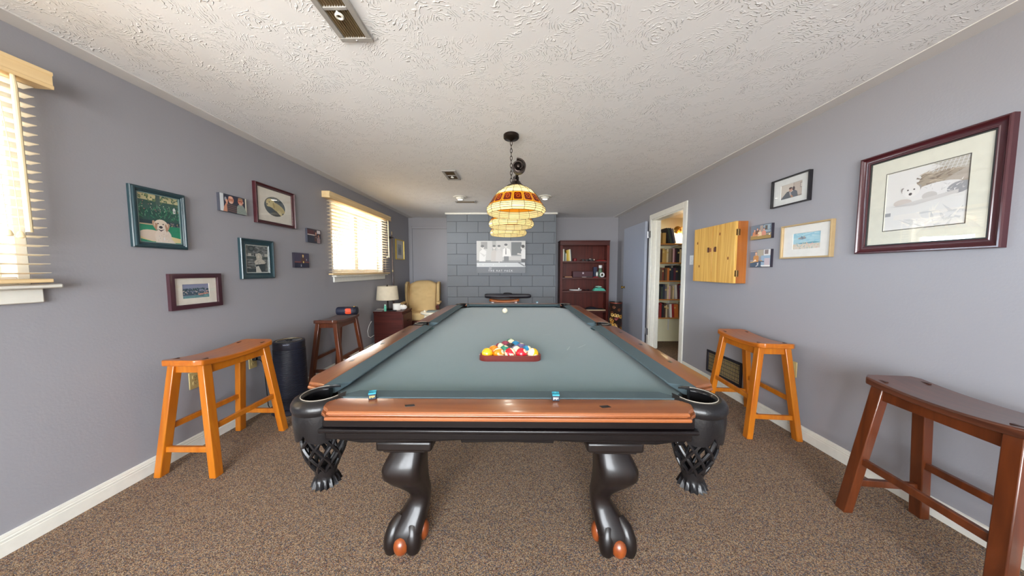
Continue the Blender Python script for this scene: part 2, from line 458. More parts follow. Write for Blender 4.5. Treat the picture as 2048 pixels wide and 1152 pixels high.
# windows: white frame, two sashes, mullion, glass panes, sill and apron
def window(idx, y0, y1, z0, z1, axis='X', at=XL, dirn=-1):
    root = sroot('window_%d' % idx, (0, 0, 0))
    def bx(bm, a0, a1, d0, d1, za, zb):
        p, q = at + dirn * d0, at + dirn * d1
        if axis == 'X': box(bm, min(p, q), max(p, q), a0, a1, za, zb)
        else: box(bm, a0, a1, min(p, q), max(p, q), za, zb)
    bm = nb(); f = .035
    bx(bm, y0, y0 + f, .0, .15, z0, z1); bx(bm, y1 - f, y1, .0, .15, z0, z1)
    bx(bm, y0 + f, y1 - f, .0, .15, z1 - f, z1); bx(bm, y0 + f, y1 - f, .0, .15, z0, z0 + f)
    obj('window_frame', bm, M_white, root, bevel=.003)
    n = 2 if (y1 - y0) < 2 else 4
    wd = (y1 - y0 - 2 * f) / n
    for k in range(n):
        a0 = y0 + f + k * wd; a1 = a0 + wd
        bm = nb(); s = .045
        bx(bm, a0, a0 + s, .07, .12, z0 + f, z1 - f); bx(bm, a1 - s, a1, .07, .12, z0 + f, z1 - f)
        bx(bm, a0 + s, a1 - s, .07, .12, z1 - f - s, z1 - f); bx(bm, a0 + s, a1 - s, .07, .12, z0 + f, z0 + f + s)
        sh = obj('sash', bm, M_white, root, bevel=.003)
        bm = nb(); bx(bm, a0 + s, a1 - s, .094, .098, z0 + f + s, z1 - f - s)
        obj('pane', bm, M_glass, sh)
    if axis == 'X':
        bm = nb(); bx(bm, y0 - .01, y1 + .06, -.055, .0, z0 - .02, z0); obj('window_sill', bm, M_white, root, bevel=.006)
        bm = nb(); bx(bm, y0 + .01, y1 + .022, -.018, .0, z0 - .085, z0 - .02); obj('sill_apron', bm, M_white, root, bevel=.004)
    return root
window(1, *WIN[0])
window(2, *WIN[1])
window(3, -2.0, 1.0, .30, 2.20, 'Y', YB, -1)  # added window, unseen behind the camera, supplying the room's fill light

# wooden deck built over the garden side, seen through the blinds
def deck():
    t = thing('garden_deck', 'tan wooden deck underside outside, seen through the far window blind', 'deck', (-4.3, 4.0, 2.36))
    bm = nb()
    for k in range(22): box(bm, -1.75, 1.75, -4.6 + k * .40, -4.6 + k * .40 + .392, .0, .03)
    obj('deck_boards', bm, wood('tan_deck_wood', (150, 116, 74), (172, 138, 92), .7, 'X', 0, .4), t, smooth=0)
    bm = nb(); box(bm, -1.79, -1.75, -4.6, 4.2, -.12, .03); obj('rim_joist', bm, wood('tan_deck_wood', (150, 116, 74), (172, 138, 92), .7, 'X', 0, .4), t)
    for y in (-4.2, -1.4, 1.4, 3.9):
        bm = nb(); box(bm, -1.74, -1.64, y - .05, y + .05, -2.36, 0); obj('post', bm, wood('tan_deck_wood', (150, 116, 74), (172, 138, 92), .7, 'X', 0, .4), t)
deck()

# concrete block chimney breast
def chimney():
    bm = nb()
    x0, x1, yf, z1 = -1.305, .765, 5.50, ZC - .02
    box(bm, x0 + .004, x1 - .004, yf + .006, YF, 0, z1)
    hc = .2045; bl = .4115; k = 0; z = -.106
    row = 0
    while z < z1:
        off = 0 if row % 2 else bl / 2
        x = x0 - bl + off - .02
        while x < x1:
            a, c = max(x0, x + .004), min(x1, x + bl - .004)
            za, zb = max(0, z + .004), min(z1, z + hc - .004)
            if c - a > .02 and zb - za > .02:
                vs = box(bm, a, c, yf, yf + .04, za, zb)
                for f in set(f for v in vs for f in v.link_faces): f.material_index = 1
            x += bl
        z += hc; row += 1
    return struct('wall_chimney', bm, [M_mortar, M_block], bevel=.004, smooth=0)
chimney()
b = nb(); box(b, -1.33, .79, 5.475, YF, ZC - .03, ZC); struct('trim_3', b, M_white, bevel=.004)

# far-left painted door in its casing
def far_door():
    d = sroot('door_2')
    bm = nb(); x0, x1 = -2.13, -1.32
    box(bm, x0 - .055, x0, YF - .022, YF, 0, 2.13); box(bm, x0, x1, YF - .022, YF, 2.075, 2.13)
    obj('casing', bm, M_wall, d, bevel=.004)
    bm = nb(); box(bm, x0 + .006, x1, YF - .008, YF, .01, 2.068)
    obj('door_panel', bm, M_wall, d)
far_door()

# right doorway: white jamb and casing, the open slab folded back on the wall
def doorway():
    t = sroot('door_1')
    y0, y1, zt = DOOR[0], DOOR[1], DOOR[3]
    bm = nb()
    for (a0, a1, za, zb) in ((y0 - .075, y0, 0, zt + .075), (y1, y1 + .06, 0, zt + .075), (y0, y1, zt, zt + .075)):
        box(bm, XR - .016, XR, a0, a1, za, zb); box(bm, XR + .12, XR + .136, a0, a1, za, zb)
    obj('casing', bm, M_white, t, bevel=.003)
    bm = nb()
    box(bm, XR, XR + .12, y0, y0 + .015, 0, zt); box(bm, XR, XR + .12, y1 - .015, y1, 0, zt); box(bm, XR, XR + .12, y0, y1, zt - .015, zt)
    box(bm, XR + .06, XR + .072, y1 - .028, y1 - .015, 0, zt - .015)
    obj('jamb', bm, M_white, t)
    M_leaf = mat('blue_grey_door_paint', (156, 163, 178), .4, var=(3, .02))
    bm = nb(); box(bm, XR - .075, XR - .035, y1 + .075, y1 + .075 + .87, .015, zt - .01)
    leaf = obj('door_leaf', bm, M_leaf, t, bevel=.002)
    for z in (1.78, .26):
        bm = nb(); box(bm, XR - .03, XR - .018, y1 + .008, y1 + .07, z - .05, z + .05)
        tube(bm, [(XR - .035, y1 + .066, z - .052), (XR - .035, y1 + .066, z + .052)], .008)
        obj('hinge', bm, M_steel, t)
    bm = nb()
    yk = y1 + .075 + .80
    prof = [(.026, 0), (.026, .004), (.011, .008), (.011, .03), (.024, .036), (.027, .046), (.022, .056), (.001, .06)]
    rings = [[bm.verts.new((XR - .075 - z, yk + r * cos(2 * pi * i / 20), .91 + r * sin(2 * pi * i / 20))) for i in range(20)] for r, z in prof]
    loft(bm, rings)
    obj('door_knob', bm, M_brass, leaf)
doorway()

# book closet shell
M_closet = mat('pale_yellow_closet_paint', (230, 224, 190), .6, var=(3, .02))
b = nb(); box(b, CX0, CX1 + .1, CY1, CY1 + .08, 0, CZ); struct('wall_closet_far', b, M_closet)
b = nb(); box(b, CX1, CX1 + .1, CY0, CY1, 0, CZ); struct('wall_closet_right', b, M_closet)
b = nb(); box(b, CX0, CX1 + .1, CY0 - .08, CY0, 0, CZ); struct('wall_closet_near', b, M_closet)
b = nb(); box(b, CX0, CX1 + .1, CY0 - .08, CY1 + .08, CZ, CZ + .08); struct('ceiling_closet', b, M_smooth)

# ------------------------------------------------------------------ pool table
TX, TY = -.025, 2.185
HX, HY = .59, 1.215            # cushion noses
WX, WY = .767, 1.385           # outer edges of the rails
def pool_table():
    t = thing('pool_table', 'large dark pool table with cherry rails and grey teal cloth', 'pool table', (TX, TY, 0))
    bed = .780; top = .82
    c = .075
    # bed with its corners and side notches cut for the pockets
    pts = []
    ex, ey = HX + .06, HY + .06
    for p in ((-ex + 2 * c, -ey), (ex - 2 * c, -ey), (ex, -ey + 2 * c), (ex, -.06), (ex - .045, -.045), (ex - .045, .045), (ex, .06), (ex, ey - 2 * c), (ex - 2 * c, ey), (-ex + 2 * c, ey), (-ex, ey - 2 * c), (-ex, .06), (-ex + .045, .045), (-ex + .045, -.045), (-ex, -.06), (-ex, -ey + 2 * c)):
        pts.append(p)
    bm = nb(); prism(bm, pts, bed - .03, bed); bedo = obj('bed_cloth', bm, M_felt, t)
    # worn scuffs on the cloth
    for x, y, l, a in ((.36, .93, .03, .05), (-.36, .93, .03, .02), (.42, -.50, .05, .9), (.33, -.55, .04, 1.2), (.25, -.2, .03, .3)):
        bm = nb(); q = [bm.verts.new((x + cos(a) * l * u - sin(a) * .0012 * v, y + sin(a) * l * u + cos(a) * .0012 * v, bed + .0006)) for u, v in ((-1, -1), (1, -1), (1, 1), (-1, 1))]
        bm.faces.new(q)
        obj('chalk_mark', bm, mat('pale_chalk_mark', (150, 168, 170), .95), bedo, smooth=0)
    # cushions
    sec = [(0, .8205), (.072, .8135), (.0705, .8060), (.030, .783), (0, .783)]    # from wood inwards: (u, z)
    def cushion(fn, s0, s1, cut0, cut1):
        bm = nb(); rings = []
        n = 12
        for k in range(n + 1):
            f = k / n; ring = []
            for u, z in sec:
                a = s0 - cut0 * (1 - u / .072); bb = s1 + cut1 * (1 - u / .072)
                s = a + (bb - a) * f
                ring.append(bm.verts.new(fn(s, u, z)))
            rings.append(ring)
        loft(bm, rings)
        return obj('cushion', bm, M_cush, t, bevel=.003)
    ix, iy = HX + .07, HY + .07
    for sx in (-1, 1):
        cushion(lambda s, u, z: (sx * (ix - u), s, z), -HY + .075, -.068, .052, .012)
        cushion(lambda s, u, z: (sx * (ix - u), s, z), .068, HY - .075, .012, .052)
    for sy in (-1, 1):
        cushion(lambda s, u, z: (s, sy * (iy - u), z), -HX + .075, HX - .075, .052, .052)
    # rails
    prof = [(.014, .7925), (.003, .7935), (0, .7965), (0, .8015), (.002, .8045), (.010, .8055), (.0105, .8080), (.007, .8090), (.005, .8120), (.0055, .8155), (.009, .8188), (.015, .820)]
    def rail(outline, m):
        ar = sum(outline[i - 1][0] * p[1] - p[0] * outline[i - 1][1] for i, p in enumerate(outline))
        if ar < 0: outline = outline[::-1]
        bm = nb(); molded(bm, outline, prof)
        return obj('rail', bm, m, t, smooth=30)
    diam = mat('black_rail_sight', (30, 26, 26), .3)
    def sight(par, x, y, along):
        bm = nb(); a, d = (.017, .009) if along == 'X' else (.009, .017)
        vs = [(x - a, y), (x, y - d), (x + a, y), (x, y + d)]
        prism(bm, [(x - a * .6, y - d), (x + a, y - d * .4), (x + a * .6, y + d), (x - a, y + d * .4)], .8195, .8206)
        obj('sight', bm, diam, par, smooth=0)
    for sy in (-1, 1):
        o = [(-.528, -WY), (.528, -WY), (.534, -WY + .012), (.544, -WY + .022), (.556, -WY + .030), (.563, -WY + .042), (.585, -iy + .004), (-.585, -iy + .004), (-.563, -WY + .042), (-.556, -WY + .030), (-.544, -WY + .022), (-.534, -WY + .012)]
        o = [(x, -sy * y) for x, y in o]
        r = rail(o, M_rail_x)
        for x in (-.295, 0, .295):
            if x: sight(r, x, sy * (WY - .045), 'X')
    for sx in (-1, 1):
        for sy in (-1, 1):
            o = [(WX, .088), (WX, HY - .115), (WX - .006, HY - .095), (WX - .018, HY - .075), (WX - .028, HY - .055), (ix - .004, HY - .025), (ix - .004, .058), (WX - .045, .058), (WX - .03, .066), (WX - .012, .078)]
            o = [(sx * x, sy * y) for x, y in o]
            r = rail(o, M_rail)
            for f in (.25, .5, .75): sight(r, sx * (WX - .05), sy * f * HY, 'Y')
    # pockets: rolled leather collar, skirt, woven net with tassel
    def pocket(cx, cy, open_ang, ro, ri, spread, name_side):
        a0 = R(open_ang + spread); a1 = R(open_ang + 360 - spread); n = 22
        sec = [(ri, .778), (ri - .001, .815), (ri + .006, .8225), (ri + .014, .8235), (ro - .006, .8165), (ro, .806), (ro + .001, .793), (ro - .004, .780), (ro - .010, .776)]
        bm = nb(); rings = []
        for k in range(n + 1):
            a = a0 + (a1 - a0) * k / n
            e = 1.0
            rings.append([bm.verts.new((cx + cos(a) * r, cy + sin(a) * r, z)) for r, z in sec])
        loft(bm, rings)
        p = obj('pocket', bm, M_leather, t, bevel=.002)
        # flaps of leather that lap onto the two rail ends
        for a, sg in ((a0, -1), (a1, 1)):
            bm = nb()
            tx, ty = -sin(a) * sg, cos(a) * sg
            px_, py_ = cx, cy
            q = []
            for r, ext, z in ((ri, .0, .8235), (ri + .004, .035, .8225), ((ri + ro) / 2, .018, .8225), (ro - .004, .010, .8190), (ro - .004, -.02, .8190), (ri, -.02, .8235)):
                q.append((cx + cos(a) * r + tx * ext, cy + sin(a) * r + ty * ext, z))
            tv = [bm.verts.new(v) for v in q]; bv = [bm.verts.new((v[0], v[1], v[2] - .006)) for v in q]
            loft(bm, [bv, tv])
            obj('flap', bm, M_leather, p)
        bm = nb(); tube(bm, [(cx + cos(a0 + (a1 - a0) * k / n) * (ri + .0055), cy + sin(a0 + (a1 - a0) * k / n) * (ri + .0055), .8240) for k in range(n + 1)], .0014, 6)
        obj('stitching', bm, mat('pale_stitching', (150, 142, 130), .7), p)
        # skirt
        bm = nb(); m_ = 36; rings = []
        b0 = a0 + R(14); b1 = a1 - R(14)
        for k in range(m_ + 1):
            f = k / m_; a = b0 + (b1 - b0) * f
            lob = abs(sin(f * pi * 3)) ** .55
            zb = .722 - .030 * lob
            rr = ro - .004
            ring = []
            for r, z in ((rr, .785), (rr + .002, .76), (rr - .004, zb), (rr - .009, zb), (rr - .009, .785)):
                ring.append(bm.verts.new((cx + cos(a) * r, cy + sin(a) * r, z)))
            rings.append(ring)
        loft(bm, rings)
        obj('skirt', bm, M_leather, p)
        # dark well so the pocket reads deep
        bm = nb(); rings = []
        for r, z in ((ri + .004, .778), (ri + .002, .745)):
            rings.append([bm.verts.new((cx + cos(2 * pi * i / 24) * r, cy + sin(2 * pi * i / 24) * r, z)) for i in range(24)])
        loft(bm, rings, cap=False)
        wl = obj('well', bm, M_leather, p)
        sm = wl.modifiers.new('solidify', 'SOLIDIFY'); sm.thickness = .004
        # net
        bm = nb(); ns = 9
        ztop, zbot = .735, .570
        def rad(f): return (ri + .006) * (1 + .05 * sin(f * pi)) * (1 - f * f * .0) * (1 - .52 * max(0, (f - .35) / .65) ** 1.6)
        for dr in (1, -1):
            for k in range(ns):
                pts = []
                for j in range(17):
                    f = j / 16; a = 2 * pi * k / ns + dr * f * 1.75
                    pts.append((cx + cos(a) * rad(f), cy + sin(a) * rad(f), ztop + (zbot - ztop) * f))
                tube(bm, pts, .0058, 6)
        obj('net', bm, M_leather, p)
        bm = nb(); rings = []; seg = 32
        for r, z, w_ in ((.020, .582, 0), (.034, .576, 0), (.033, .560, .0), (.030, .548, .001), (.034, .538, .003), (.042, .516, .005), (.036, .513, .005)):
            rings.append([bm.verts.new((cx + cos(2 * pi * i / seg) * (r + (w_ if i % 2 else -w_)), cy + sin(2 * pi * i / seg) * (r + (w_ if i % 2 else -w_)), z)) for i in range(seg)])
        loft(bm, rings)
        obj('tassel', bm, M_leather, p, smooth=60)
    for sx in (-1, 1):
        for sy in (-1, 1):
            ang = math.degrees(math.atan2(-sy, -sx))
            pocket(sx * .612, sy * 1.262, ang, .088, .056, 60, 'corner')
    for sx in (-1, 1):
        pocket(sx * .690, 0, 180 if sx > 0 else 0, .070, .046, 68, 'side')
    # apron: fascia, ledge moulding, lower band
    bm = nb()
    fx, fy = .722, 1.345
    def frame(bm, x, y, th, z0, z1, cx_=.0):
        box(bm, -x + .16, x - .16, -y, -y + th, z0, z1); box(bm, -x + .16, x - .16, y - th, y, z0, z1)
        box(bm, -x, -x + th, -y + .16, y - .16, z0, z1); box(bm, x - th, x, -y + .16, y - .16, z0, z1)
    frame(bm, fx, fy, .03, .752, .7925)
    frame(bm, fx - .004, fy - .004, .03, .712, .752)
    ap = obj('apron', bm, M_ebony, t, bevel=.003)
    bm = nb(); frame(bm, fx + .010, fy + .010, .04, .738, .752)
    obj('ledge_moulding', bm, M_ebony, t, bevel=.005, seg=3)
    bm = nb()
    box(bm, -.60, .60, -1.24, 1.24, .715, .752)
    obj('underframe', bm, M_ebony, t)
    # cross beams with shallow arches between the legs
    bm = nb()
    for y in (-1.29, 1.29):
        pts = [(-.54, .715), (-.54, .70), (-.46, .688), (-.22, .695), (-.145, .699), (-.144, .691), (0, .694), (.144, .691), (.145, .699), (.22, .695), (.46, .688), (.54, .70), (.54, .715)]
        a = [bm.verts.new((x, y - .03, z)) for x, z in pts]; c2 = [bm.verts.new((x, y + .03, z)) for x, z in pts]
        loft(bm, [a, c2])
    for x in (-.50, .50):
        pts = [(-1.25, .715), (-1.25, .69), (-.8, .690), (-.4, .70), (.4, .70), (.8, .690), (1.25, .69), (1.25, .715)]
        a = [bm.verts.new((x - .03, y, z)) for y, z in pts]; c2 = [bm.verts.new((x + .03, y, z)) for y, z in pts]
        loft(bm, [a, c2])
    obj('cross_beam', bm, M_ebony, t, bevel=.003)
    # legs
    M_leg = wood('espresso_leg_wood', (16, 11, 10), (26, 18, 16), .4, 'Z', .3, .5, spec=.35)
    M_claw = wood('amber_ball_wood', (112, 50, 18), (146, 72, 28), .35, 'Z', .4, .6)
    prof = [  # z, outer x, inner x, outer y, inner y (for the left-near leg: x and y grow outward)
        (.475, .500, .375, 1.005, .875), (.455, .510, .375, 1.015, .872), (.42, .530, .377, 1.035, .868), (.385, .546, .380, 1.048, .866), (.35, .545, .381, 1.046, .866),
        (.315, .524, .380, 1.026, .868), (.28, .495, .377, 1.000, .872), (.25, .472, .374, .978, .874), (.225, .458, .371, .964, .872), (.20, .455, .370, .960, .870),
        (.17, .467, .372, .970, .868), (.13, .495, .378, .994, .868), (.09, .523, .386, 1.018, .872), (.055, .533, .392, 1.026, .878), (.02, .531, .396, 1.024, .884), (.0, .522, .402, 1.014, .892)]
    for sx in (-1, 1):
        for sy in (-1, 1):
            bm = nb(); rings = []
            for z, xo, xi, yo, yi in prof:
                r = min(.042, (xo - xi) * .34)
                pts = rrect(xi, xo, yi, yo, r, 3)
                # notch on the outward corner near the foot, between two toes
                ring = []
                for x, y in pts: ring.append(bm.verts.new((sx * x, sy * y, z)))
                rings.append(ring)
            loft(bm, rings)
            lg = obj('leg', bm, M_leg, t, smooth=50)
            bm = nb(); box(bm, *sorted((sx * .315, sx * .545)), *sorted((sy * .80, sy * 1.065)), .490, .535)
            obj('leg_cap', bm, M_leg, lg, bevel=.012, seg=4)
            bm = nb(); box(bm, *sorted((sx * .35, sx * .525)), *sorted((sy * .84, sy * 1.040)), .472, .492)
            obj('leg_collar', bm, M_leg, lg, bevel=.004)
            bm = nb(); box(bm, *sorted((sx * .345, sx * .53)), *sorted((sy * .83, sy * 1.05)), .533, .716)
            obj('leg_block', bm, M_ebony, lg, bevel=.006)
            # claw: two toes with the amber ball between them
            bm = nb(); ball(bm, (sx * .470, sy * 1.010, .038), .034, .035, .042)
            obj('claw_ball', bm, M_claw, lg)
            for dx in (-.046, .046):
                bm = nb()
                tube(bm, [(sx * (.462 + dx * .6), sy * .955, .125), (sx * (.468 + dx * .85), sy * .980, .100), (sx * (.470 + dx), sy * .996, .062), (sx * (.470 + dx * 1.05), sy * 1.000, .030), (sx * (.470 + dx * 1.05), sy * .998, .003)], [.022, .030, .034, .034, .028], 16)
                obj('claw_toe', bm, M_leg, lg, smooth=60)
            bm = nb(); ball(bm, (sx * .392, sy * .945, .050), .022, .032, .044)
            obj('claw_ball', bm, M_claw, lg)
    return t
pool_table()

# ------------------------------------------------------------------ balls, rack, chalk
BR = .0286
BCOL = {1: (238, 178, 20), 2: (28, 124, 170), 3: (208, 18, 40), 4: (104, 96, 140), 5: (232, 128, 20), 6: (42, 128, 104), 7: (140, 52, 74), 8: (40, 36, 42)}
BNAME = {1: 'yellow', 2: 'blue', 3: 'red', 4: 'purple', 5: 'orange', 6: 'green', 7: 'maroon', 8: 'black'}
def ball_mat(n):
    nm = 'ball_%d' % n
    base = BCOL[n if n <= 8 else n - 8]
    m = bpy.data.materials.new(nm); m.use_nodes = True
    nt = m.node_tree; L = nt.links; p = nt.nodes['Principled BSDF']; N = nt.nodes.new
    p.inputs['Roughness'].default_value = .12; p.inputs['Coat Weight'].default_value = .6
    tc = N('ShaderNodeTexCoord'); sp = N('ShaderNodeSeparateXYZ'); L.new(tc.outputs['Object'], sp.inputs[0])
    def rng(sock, thr, greater=True):
        c = N('ShaderNodeMath'); c.operation = 'GREATER_THAN' if greater else 'LESS_THAN'; c.inputs[1].default_value = thr
        L.new(sock, c.inputs[0]); return c.outputs[0]
    ab = N('ShaderNodeMath'); ab.operation = 'ABSOLUTE'; L.new(sp.outputs['Y'], ab.inputs[0])
    spot = rng(ab.outputs[0], BR * .915)
    mx = N('ShaderNodeMix'); mx.data_type = 'RGBA'
    cream = rgb(238, 226, 186)
    if n > 8:
        az = N('ShaderNodeMath'); az.operation = 'ABSOLUTE'; L.new(sp.outputs['Z'], az.inputs[0])
        st = rng(az.outputs[0], BR * .52)
        m2 = N('ShaderNodeMix'); m2.data_type = 'RGBA'; m2.inputs[6].default_value = rgb(*base); m2.inputs[7].default_value = cream
        L.new(st, m2.inputs[0]); L.new(m2.outputs[2], mx.inputs[6])
    else: mx.inputs[6].default_value = rgb(*base)
    mx.inputs[7].default_value = cream
    L.new(spot, mx.inputs[0]); L.new(mx.outputs[2], p.inputs['Base Color'])
    return m
M_ink = mat('black_ink', (20, 20, 22), .5)
def billiard_ball(n, x, y, rot, label):
    bm = nb(); ball(bm, (0, 0, 0), BR, u=32, v=20)
    o = obj('billiard_ball', bm, ball_mat(n) if n else mat('ivory_cue_ball', (240, 232, 206), .12, coat=.6, var=(10, .02)), None, smooth=180)
    o.location = (x, y, .780 + BR); o.rotation_euler = rot
    tag(o, label, 'billiard ball', None if n == 0 else 'racked billiard balls')
    if n:
        bm = text_bm(str(n), .014)
        for v in bm.verts:
            d = math.sqrt(max(0, (BR + .0003) ** 2 - v.co.x ** 2 - v.co.z ** 2)); v.co.y = -d
        obj('number', bm, M_ink, o, smooth=0)
    return o
# rows from the table's near side to the triangle's tip
RX, RY0 = -.027, 1.432
rows = [[(1, (1.2, .5, .3)), (13, (-.5, .35, .9)), (11, (.2, 1.0, .5)), (3, (-.7, .2, .9)), (9, (.5, -.95, 0))],
        [(5, (1.2, 0, 1)), (6, (1.6, .3, 0)), (12, (1.3, .45, .2)), (10, (.3, 1.15, .4))],
        [(15, (.8, .9, .1)), (8, (.0, .2, -.6)), (4, (1.5, .2, .1))],
        [(7, (1.3, .3, .3)), (2, (1.4, .5, .1))],
        [(14, (1.35, .1, .2))]]
BL = {1: 'plain yellow pool ball, left corner of the front row in the wooden rack',
      13: 'orange striped pool ball in the front row beside the plain yellow ball',
      11: 'red striped pool ball with cream cap in the middle of the front row',
      3: 'plain red pool ball in the front row left of the yellow striped ball',
      9: 'cream pool ball with yellow stripe, right corner of the front row in the rack',
      5: 'plain orange pool ball at the left end of the second row in the rack',
      6: 'plain green pool ball in the second row of the rack',
      12: 'mostly cream pool ball with purple stripe in the second row of the rack',
      10: 'blue striped pool ball at the right end of the second row in the rack',
      15: 'cream pool ball with maroon stripe at the left end of the third row',
      8: 'black pool ball in the centre of the racked triangle',
      4: 'plain purple pool ball at the right end of the third row in the rack',
      7: 'plain maroon pool ball beside the blue one, near the tip of the rack',
      2: 'plain blue pool ball near the tip of the rack',
      14: 'cream pool ball with green stripe at the far tip of the rack'}
for r, row in enumerate(rows):
    n = len(row)
    for k, (num, rot) in enumerate(row):
        billiard_ball(num, RX + (k - (n - 1) / 2) * (BR * 2 + .0003), RY0 + r * BR * math.sqrt(3) + .0002 * r, rot, BL[num])
billiard_ball(0, -.109, 2.962, (0, 0, 0), 'single ivory cue ball alone at the far end of the table')
def rack():
    cx, cy = RX, RY0 + 2 * BR * math.sqrt(3) * 2 / 3
    h = (4 * BR * math.sqrt(3)); dist = BR * 1.02
    def outline(off, rr):
        pts = []
        corners = [(RX - 4 * BR, RY0, 210), (RX + 4 * BR, RY0, 330), (RX, RY0 + h, 90)]
        for x, y, a0 in corners:
            for k in range(9):
                a = R(a0 - 60 + 120 * k / 8)
                pts.append((x + cos(a) * off, y + sin(a) * off))
        return pts
    bm = nb()
    inn = outline(dist + .0005, 0); out = outline(dist + .0125, 0)
    z0, z1 = .7805, .8085
    rings = [[bm.verts.new((*p, z0)) for p in out], [bm.verts.new((*p, z1 - .003)) for p in out], [bm.verts.new((*p, z1)) for p in outline(dist + .0095, 0)], [bm.verts.new((*p, z1)) for p in outline(dist + .003, 0)], [bm.verts.new((*p, z1 - .003)) for p in inn], [bm.verts.new((*p, z0)) for p in inn]]
    loft(bm, rings, cap=False, closed=True)
    o = obj('ball_rack', bm, wood('mahogany_rack_wood', (92, 26, 22), (120, 42, 32), .3, 'X', .5, .6))
    tag(o, 'dark red wooden triangle rack holding the balls on the table', 'ball rack')
rack()
M_chalk = mat('teal_chalk', (48, 138, 158), .9)
def chalk(x, y, rz, label, wrap=(30, 44, 60)):
    t = thing('chalk_cube', label, 'billiard chalk', (x, y, .8206), rz, 'chalk cubes on the rails')
    bm = nb(); box(bm, -.011, .011, -.011, .011, 0, .017); obj('wrapper', bm, mat('chalk_wrapper_%d' % wrap[0], wrap, .6), t, bevel=.001)
    bm = nb(); prof = []
    n = 6; g = {}
    for i in range(n + 1):
        for j in range(n + 1):
            u, v = i / n * 2 - 1, j / n * 2 - 1
            g[i, j] = bm.verts.new((u * .011, v * .011, .0215 - .005 * max(0, 1 - (u * u + v * v) / .8)))
    for i in range(n):
        for j in range(n): bm.faces.new((g[i, j], g[i + 1, j], g[i + 1, j + 1], g[i, j + 1]))
    edge = [g[i, 0] for i in range(n + 1)] + [g[n, j] for j in range(1, n + 1)] + [g[i, n] for i in range(n - 1, -1, -1)] + [g[0, j] for j in range(n - 1, 0, -1)]
    lo = [bm.verts.new((v.co.x, v.co.y, .0168)) for v in edge]
    for i in range(len(edge)): bm.faces.new((edge[i], edge[i - 1], lo[i - 1], lo[i]))
    bm.faces.new(lo)
    obj('chalk', bm, M_chalk, t)
    bm = nb()
    for k in range(4): box(bm, -.008 + k * .0042, -.0055 + k * .0042, -.0113, -.011, .005 + (k % 2) * .002, .012)
    obj('label_print', bm, mat('chalk_label_%d' % wrap[0], (205, 180, 90) if wrap[0] < 35 else (225, 230, 230), .6), t, smooth=0)
chalk(-.457, .893, .35, 'blue chalk cube on the left half of the near end rail')
chalk(.127, .889, -.02, 'blue chalk cube on the near end rail toward the right', (36, 40, 52))
chalk(.266, 3.535, .2, 'small pale blue chalk cube on the far end rail', (140, 160, 175))

# ------------------------------------------------------------------ saddle stools
def stool(label, loc, rz, m, m_seat):
    t = thing('saddle_stool', label, 'stool', (*loc, 0), rz, 'wooden saddle stools')
    # dished seat
    bm = nb(); nx, ny = 10, 20; w2, l2 = .122, .268
    def half(y): # rounded plan corners
        k = max(0, abs(y) - (l2 - .03)); return w2 - (.03 - math.sqrt(max(0, .03 ** 2 - k * k)))
    top, bot = {}, {}
    for j in range(ny + 1):
        y = -l2 + 2 * l2 * j / ny
        y = max(-l2, min(l2, y)); hw = max(.088, half(y))
        for i in range(nx + 1):
            u = i / nx * 2 - 1
            zt = .684 + .024 * (y / l2) ** 2
            zb = zt - .036 + .004 * (1 - (y / l2) ** 2)
            top[i, j] = bm.verts.new((u * hw, y, zt)); bot[i, j] = bm.verts.new((u * hw, y, zb))
    for i in range(nx):
        for j in range(ny):
            bm.faces.new((top[i, j], top[i + 1, j], top[i + 1, j + 1], top[i, j + 1]))
            bm.faces.new((bot[i, j], bot[i, j + 1], bot[i + 1, j + 1], bot[i + 1, j]))
    for j in range(ny):
        bm.faces.new((top[0, j], top[0, j + 1], bot[0, j + 1], bot[0, j])); bm.faces.new((top[nx, j], bot[nx, j], bot[nx, j + 1], top[nx, j + 1]))
    for i in range(nx):
        bm.faces.new((top[i, 0], bot[i, 0], bot[i + 1, 0], top[i + 1, 0])); bm.faces.new((top[i, ny], top[i + 1, ny], bot[i + 1, ny], bot[i, ny]))
    seat = obj('seat', bm, m_seat, t, bevel=.007, seg=3)
    mt = mat('dark_tenon_end', (58, 30, 20), .5)
    tops, feet = (.088, .205), (.167, .250)
    for sx in (-1, 1):
        for sy in (-1, 1):
            bm = nb(); z = .684 + .024 * (.212 / l2) ** 2
            box(bm, sx * .088 - .006, sx * .088 + .006, sy * .205 - .021, sy * .205 + .021, z - .012, z + .0004)
            obj('tenon', bm, mt, seat, smooth=0)
            bm = nb(); leg_bar(bm, (sx * tops[0], sy * tops[1], .668), (sx * feet[0], sy * feet[1], 0), .040, .050)
            obj('leg', bm, m, t, bevel=.004)
    def at(z): # leg centre at height z
        f = 1 - z / .668
        return tops[0] + (feet[0] - tops[0]) * f, tops[1] + (feet[1] - tops[1]) * f
    for sx in (-1, 1):
        x, y = at(.632); bm = nb(); bar(bm, (sx * x, -y, .632), (sx * x, y, .632), .05, .02, (1, 0, 0)); obj('seat_rail', bm, m, t, bevel=.002)
        x, y = at(.285); bm = nb(); bar(bm, (sx * x, -y, .285), (sx * x, y, .285), .034, .020, (1, 0, 0)); obj('stretcher', bm, m, t, bevel=.003)
    for sy in (-1, 1):
        x, y = at(.640); bm = nb(); bar(bm, (-x, sy * y, .640), (x, sy * y, .640), .02, .045, (0, 0, 1)); obj('seat_rail', bm, m, t, bevel=.002)
        x, y = at(.160); bm = nb(); bar(bm, (-x, sy * y, .160), (x, sy * y, .160), .020, .034, (0, 0, 1)); obj('stretcher', bm, m, t, bevel=.003)
    return t
stool('honey oak saddle stool against the left wall under the harbour picture', (-1.955, 1.878), 0, M_orange, M_orange_y)
stool('honey oak saddle stool by the right wall in front of the floor register', (1.895, 2.30), R(-5), M_orange, M_orange_y)
